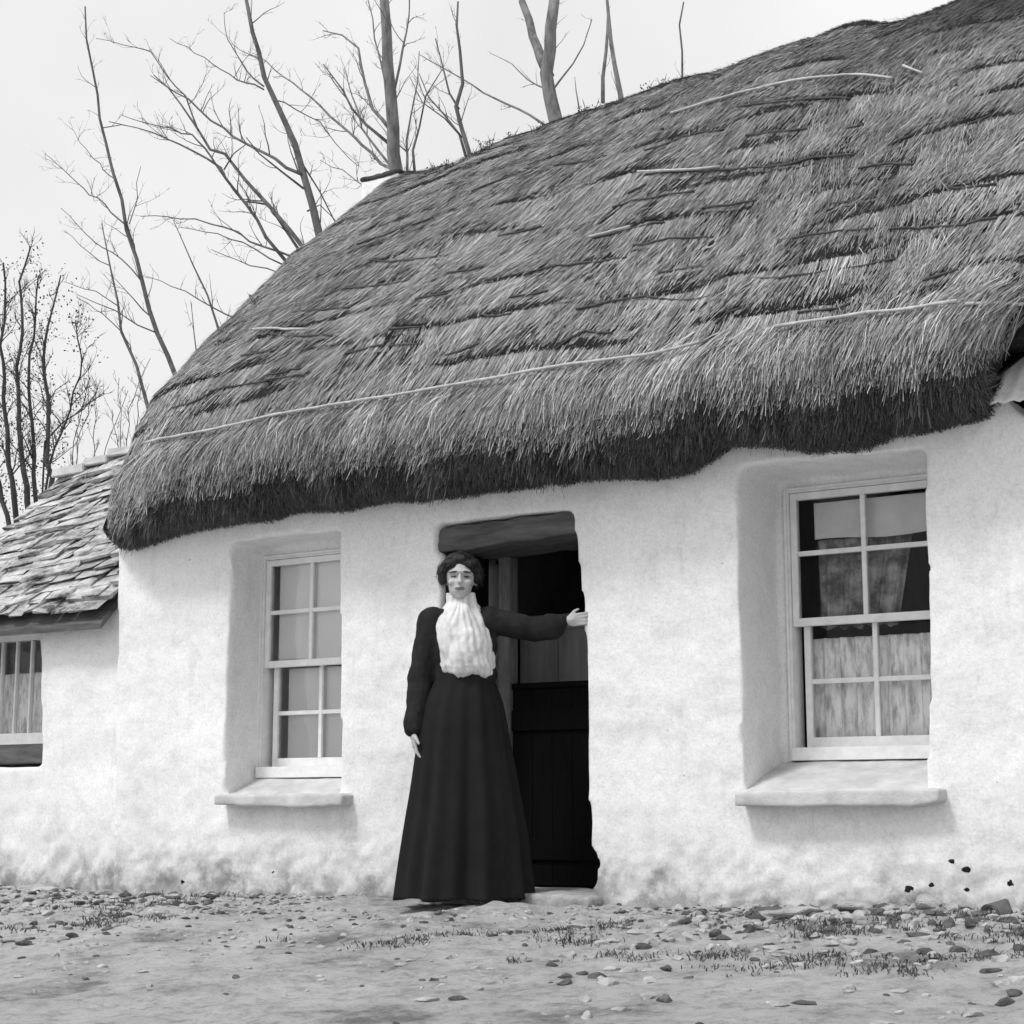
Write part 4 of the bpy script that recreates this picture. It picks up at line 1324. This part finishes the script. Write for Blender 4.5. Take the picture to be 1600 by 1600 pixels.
def hand(mb, wr, fdir, pnorm, thumb, curl, scale=1.0):
    """wrist point, finger direction, palm normal (towards what it touches), thumb side"""
    f_, p_, t_ = Vector(fdir).normalized(), Vector(pnorm).normalized(), Vector(thumb).normalized()
    wr = Vector(wr)
    q = Matrix((t_, f_, p_)).transposed().to_quaternion()
    mb.ellipsoid(wr + f_ * 0.045 * scale, (0.038 * scale, 0.050 * scale, 0.014 * scale), q)
    cap(mb, wr - f_ * 0.01, wr + f_ * 0.03, 0.024 * scale, 0.022 * scale, 8)
    for k, (o_, L) in enumerate(((0.028, 0.068), (0.010, 0.077), (-0.009, 0.072), (-0.027, 0.056))):
        b = wr + f_ * 0.082 * scale + t_ * o_ * scale * 1.05
        d = (f_ + t_ * o_ * 3.0).normalized()
        m1 = b + (d + p_ * curl * 0.4) .normalized() * L * .45 * scale
        m2 = m1 + (d + p_ * curl * 1.2).normalized() * L * .32 * scale
        m3 = m2 + (d + p_ * curl * 2.2).normalized() * L * .25 * scale
        r_ = 0.0085 * scale
        for u, v_, ra, rb__ in ((b - f_ * .02, m1, r_ * 1.05, r_), (m1, m2, r_, r_ * .9), (m2, m3, r_ * .9, r_ * .75)):
            cap(mb, u, v_, ra, rb__, 7)
    b = wr + f_ * 0.025 * scale + t_ * 0.024 * scale
    m1 = b + (t_ * .8 + f_ * .7 + p_ * .25).normalized() * 0.038 * scale
    m2 = m1 + (t_ * .4 + f_ * .9 + p_ * .35).normalized() * 0.028 * scale
    cap(mb, b, m1, 0.0125 * scale, 0.0100 * scale, 7); cap(mb, m1, m2, 0.0100 * scale, 0.0080 * scale, 7)


# her left hand (picture right) laid flat against the jamb's outer corner, the other hanging at her side
hand(body, WL(*wrR) + ex * 0.01, ex * 1.0 + ez * 0.12 - ey * 0.10, ey * 0.95, ez, 0.25, 0.80)
hand(body, WL(*wrL), -ez + ex * 0.12 - ey * 0.10, ex, -ey + ex * .1, 0.45, 0.95)
me = apply_mods(body.mesh("body"), [('REMESH', dict(mode='VOXEL', voxel_size=0.0042, use_smooth_shade=True)), ('SMOOTH', dict(factor=0.5, iterations=3))])
co = coords(me)
Hn = np.array(H); exn, eyn, ezn = np.array(ex), np.array(ey), np.array(ez)
rel = co - Hn; lx, ly, lz = rel @ exn, rel @ eyn, rel @ ezn
front = ly < -0.035
for s_ in (-1, 1):                                # eye sockets
    d2 = ((lx - 0.030 * s_) / 0.019) ** 2 + ((lz - 0.004) / 0.013) ** 2
    co += eyn * (0.011 * np.exp(-d2) * front)[:, None]
set_coords(me, co)
bo = me_obj("body", me, [M['skin'], M['eye'], M['lip']], woman, True)
cent = np.empty(len(me.polygons) * 3); me.polygons.foreach_get("center", cent); cent = cent.reshape(-1, 3) - Hn
cx, cy, cz = cent @ exn, cent @ eyn, cent @ ezn
mi = np.zeros(len(cent), np.int32)
for s_ in (-1, 1):
    mi[(((cx - 0.030 * s_) / 0.0135) ** 2 + ((cz - 0.003) / 0.0055) ** 2 < 1) & (cy < -0.035)] = 1
    mi[(((cx - 0.031 * s_) / 0.020) ** 2 + ((cz - 0.024 + abs(cx) * 0.05) / 0.0042) ** 2 < 1) & (cy < -0.035)] = 1
mi[((cx / 0.022) ** 2 + ((cz + 0.054) / 0.0085) ** 2 < 1) & (cy < -0.06)] = 2
me.polygons.foreach_set("material_index", mi)

# hair: full rolls at both sides, drawn up over the brow
hr = MB()
hr.ellipsoid(H + ez * 0.045 + ey * 0.030, (0.094, 0.095, 0.086), qz)
for s_ in (-1, 1):
    hr.ellipsoid(H + ez * 0.022 + ex * 0.078 * s_ + ey * 0.008, (0.030, 0.048, 0.050), qz)
    hr.ellipsoid(H + ez * 0.066 + ex * 0.042 * s_ - ey * 0.040, (0.042, 0.036, 0.026), qz)
hr.ellipsoid(H + ez * 0.085 - ey * 0.030, (0.050, 0.045, 0.030), qz)
hr.ellipsoid(H - ez * 0.02 + ey * 0.085, (0.055, 0.045, 0.060), qz)
me = apply_mods(hr.mesh("hair"), [('REMESH', dict(mode='VOXEL', voxel_size=0.005, use_smooth_shade=True)), ('SMOOTH', dict(factor=0.5, iterations=4))])
co = coords(me)
for i in range(len(co)):
    p = Vector(co[i]); co[i] += np.array(noise.noise_vector(p * 22)) * 0.007 + np.array(noise.noise_vector(Vector((p.x * 90, p.y * 90, p.z * 30)))) * 0.003
set_coords(me, co)
ho = me_obj("hair", me, M['hair'], woman, True)
hm = MB()
hv = [Vector(c) for c in co[rng.integers(0, len(co), 900)]]
for p in hv:
    n_ = (p - (H + ez * 0.03 + ey * 0.03)).normalized()
    if (p - H).dot(ey) < -0.06 and (p - H).dot(ez) < 0.06: continue
    t_ = n_.cross(ey + ez * 0.3).normalized() * random.choice((-1, 1))
    q = [p - n_ * 0.003]
    for k in range(4): q.append(q[-1] + (t_ + n_ * random.uniform(-.3, .35) - ez * 0.25 * k).normalized() * 0.010)
    hm.tube(q, [0.0011, 0.0011, 0.001, 0.0008, 0.0004], 3, cap=False)
hm.build("hair_strands", M['hair'], ho)

# bodice with sleeves
bd = MB()
bd.ellipsoid(WL(0.0, 0.025, 1.165), (0.165, 0.108, 0.175), qz)
bd.ellipsoid(WL(0.018, 0.02, 1.03), (0.146, 0.102, 0.14), qz)
bd.ellipsoid(WL(0.0, 0.02, 1.295), (0.145, 0.078, 0.050), qz)
cap(bd, WL(0, 0.015, 1.385), WL(0, 0.02, 1.29), 0.052, 0.064)
cap(bd, WL(-0.140, 0.01, 1.275), WL(*elL), 0.068, 0.062); cap(bd, WL(*elL), WL(wrL[0] + .004, wrL[1], 0.785), 0.062, 0.050)
cap(bd, WL(0.125, 0.01, 1.280), WL(*elR), 0.064, 0.056)
w2 = Vector(WL(*wrR)) - ex * 0.01
cap(bd, WL(*elR), w2.lerp(WL(*elR), 0.35) - ez * 0.012, 0.056, 0.062); cap(bd, w2.lerp(WL(*elR), 0.35) - ez * 0.012, w2, 0.060, 0.034)
me = apply_mods(bd.mesh("bodice"), [('REMESH', dict(mode='VOXEL', voxel_size=0.007, use_smooth_shade=True)), ('SMOOTH', dict(factor=0.5, iterations=4))])
co = coords(me)
for i in range(len(co)):
    p = Vector(co[i])
    co[i] += np.array(noise.noise_vector(Vector((p.x * 14, p.y * 14, p.z * 14)))) * 0.007 + np.array(noise.noise_vector(p * 40)) * 0.002
set_coords(me, co)
me_obj("bodice", me, M['bodice'], woman, True)

# white blouse front, gathered, from the collar to the waist
v = []; f = []
na, nz_ = 80, 90
keys_z = [1.015, 1.03, 1.06, 1.12, 1.20, 1.28, 1.325, 1.36, 1.40]
keys_w = [0.100, 0.122, 0.128, 0.128, 0.132, 0.122, 0.088, 0.066, 0.062]
keys_d = [0.105, 0.130, 0.146, 0.148, 0.136, 0.110, 0.088, 0.066, 0.060]
keys_c = [0.030, 0.030, 0.026, 0.016, 0.006, 0.002, 0.0, 0.0, 0.0]
for j in range(nz_ + 1):
    z_ = 1.015 + (1.405 - 1.015) * j / nz_
    w_, d_, c_ = (np.interp(z_, keys_z, k_) for k_ in (keys_w, keys_d, keys_c))
    for i in range(na + 1):
        a = R(-92 + 184 * i / na)
        pl_ = 0.0030 * math.sin(a * 23 + 5.0 * noise.noise(Vector((a * 1.5, z_ * 9, 0)))) * (0.4 + 0.6 * min(1, (1.37 - z_) / .1)) + 0.014 * noise.noise(Vector((a * 2.5, z_ * 9, 3))) + 0.005 * noise.noise(Vector((a * 6, z_ * 26, 5))) + 0.002 * noise.noise(Vector((a * 8, z_ * 40, 9)))
        x_ = c_ + (w_ + pl_) * math.sin(a); y_ = 0.015 - (d_ + pl_) * max(-0.1, math.cos(a))
        v.append(WL(x_, y_, z_ + 0.008 * math.sin(a * 5) * max(0, 1 - (z_ - 1.015) / .08)))
for j in range(nz_):
    for i in range(na):
        a = j * (na + 1) + i; f.append((a, a + 1, a + na + 2, a + na + 1))
me = bpy.data.meshes.new("blouse_front"); me.from_pydata(v, [], f); me.update()
me = apply_mods(me, [('SOLIDIFY', dict(thickness=0.006, offset=0))])
me_obj("blouse_front", me, M['blouse'], woman, True)

# skirt: long, flared, in soft folds
v = []; f = []
na, nz_ = 160, 80
for j in range(nz_ + 1):
    t = j / nz_
    z_ = 1.045 - t * 1.025
    wl_ = np.interp(z_, [0, 0.3, 0.6, 0.78, 0.9, 1.0, 1.05], [-0.285, -0.248, -0.212, -0.188, -0.165, -0.124, -0.112])
    wr_ = np.interp(z_, [0, 0.3, 0.6, 0.78, 0.9, 1.0, 1.05], [0.315, 0.285, 0.235, 0.205, 0.185, 0.152, 0.148])
    cx_, w_ = (wl_ + wr_) / 2, (wr_ - wl_) / 2
    d_ = w_ * np.interp(z_, [0, 0.8, 1.05], [0.80, 0.82, 0.80])
    for i in range(na):
        a = 2 * math.pi * i / na
        fold = (math.sin(a * 9 + 1.2 * math.sin(a * 2 + 1) + 0.8 * t) * 0.6 + math.sin(a * 15 + 2 * t) * 0.4) * (0.004 + 0.030 * t) + 0.006 * noise.noise(Vector((math.cos(a) * 1.5, math.sin(a) * 1.5, z_ * 3)))
        v.append(WL(cx_ + (w_ + fold) * math.cos(a), 0.02 + (d_ + fold) * math.sin(a), z_ + (0.006 * math.sin(a * 7) if j == nz_ else 0)))
for j in range(nz_):
    for i in range(na):
        i2 = (i + 1) % na
        f.append((j * na + i, (j + 1) * na + i, (j + 1) * na + i2, j * na + i2))
me = bpy.data.meshes.new("skirt"); me.from_pydata(v, [], f); me.update()
me = apply_mods(me, [('SOLIDIFY', dict(thickness=0.006, offset=-1))])
me_obj("skirt", me, M['dress'], woman, True)
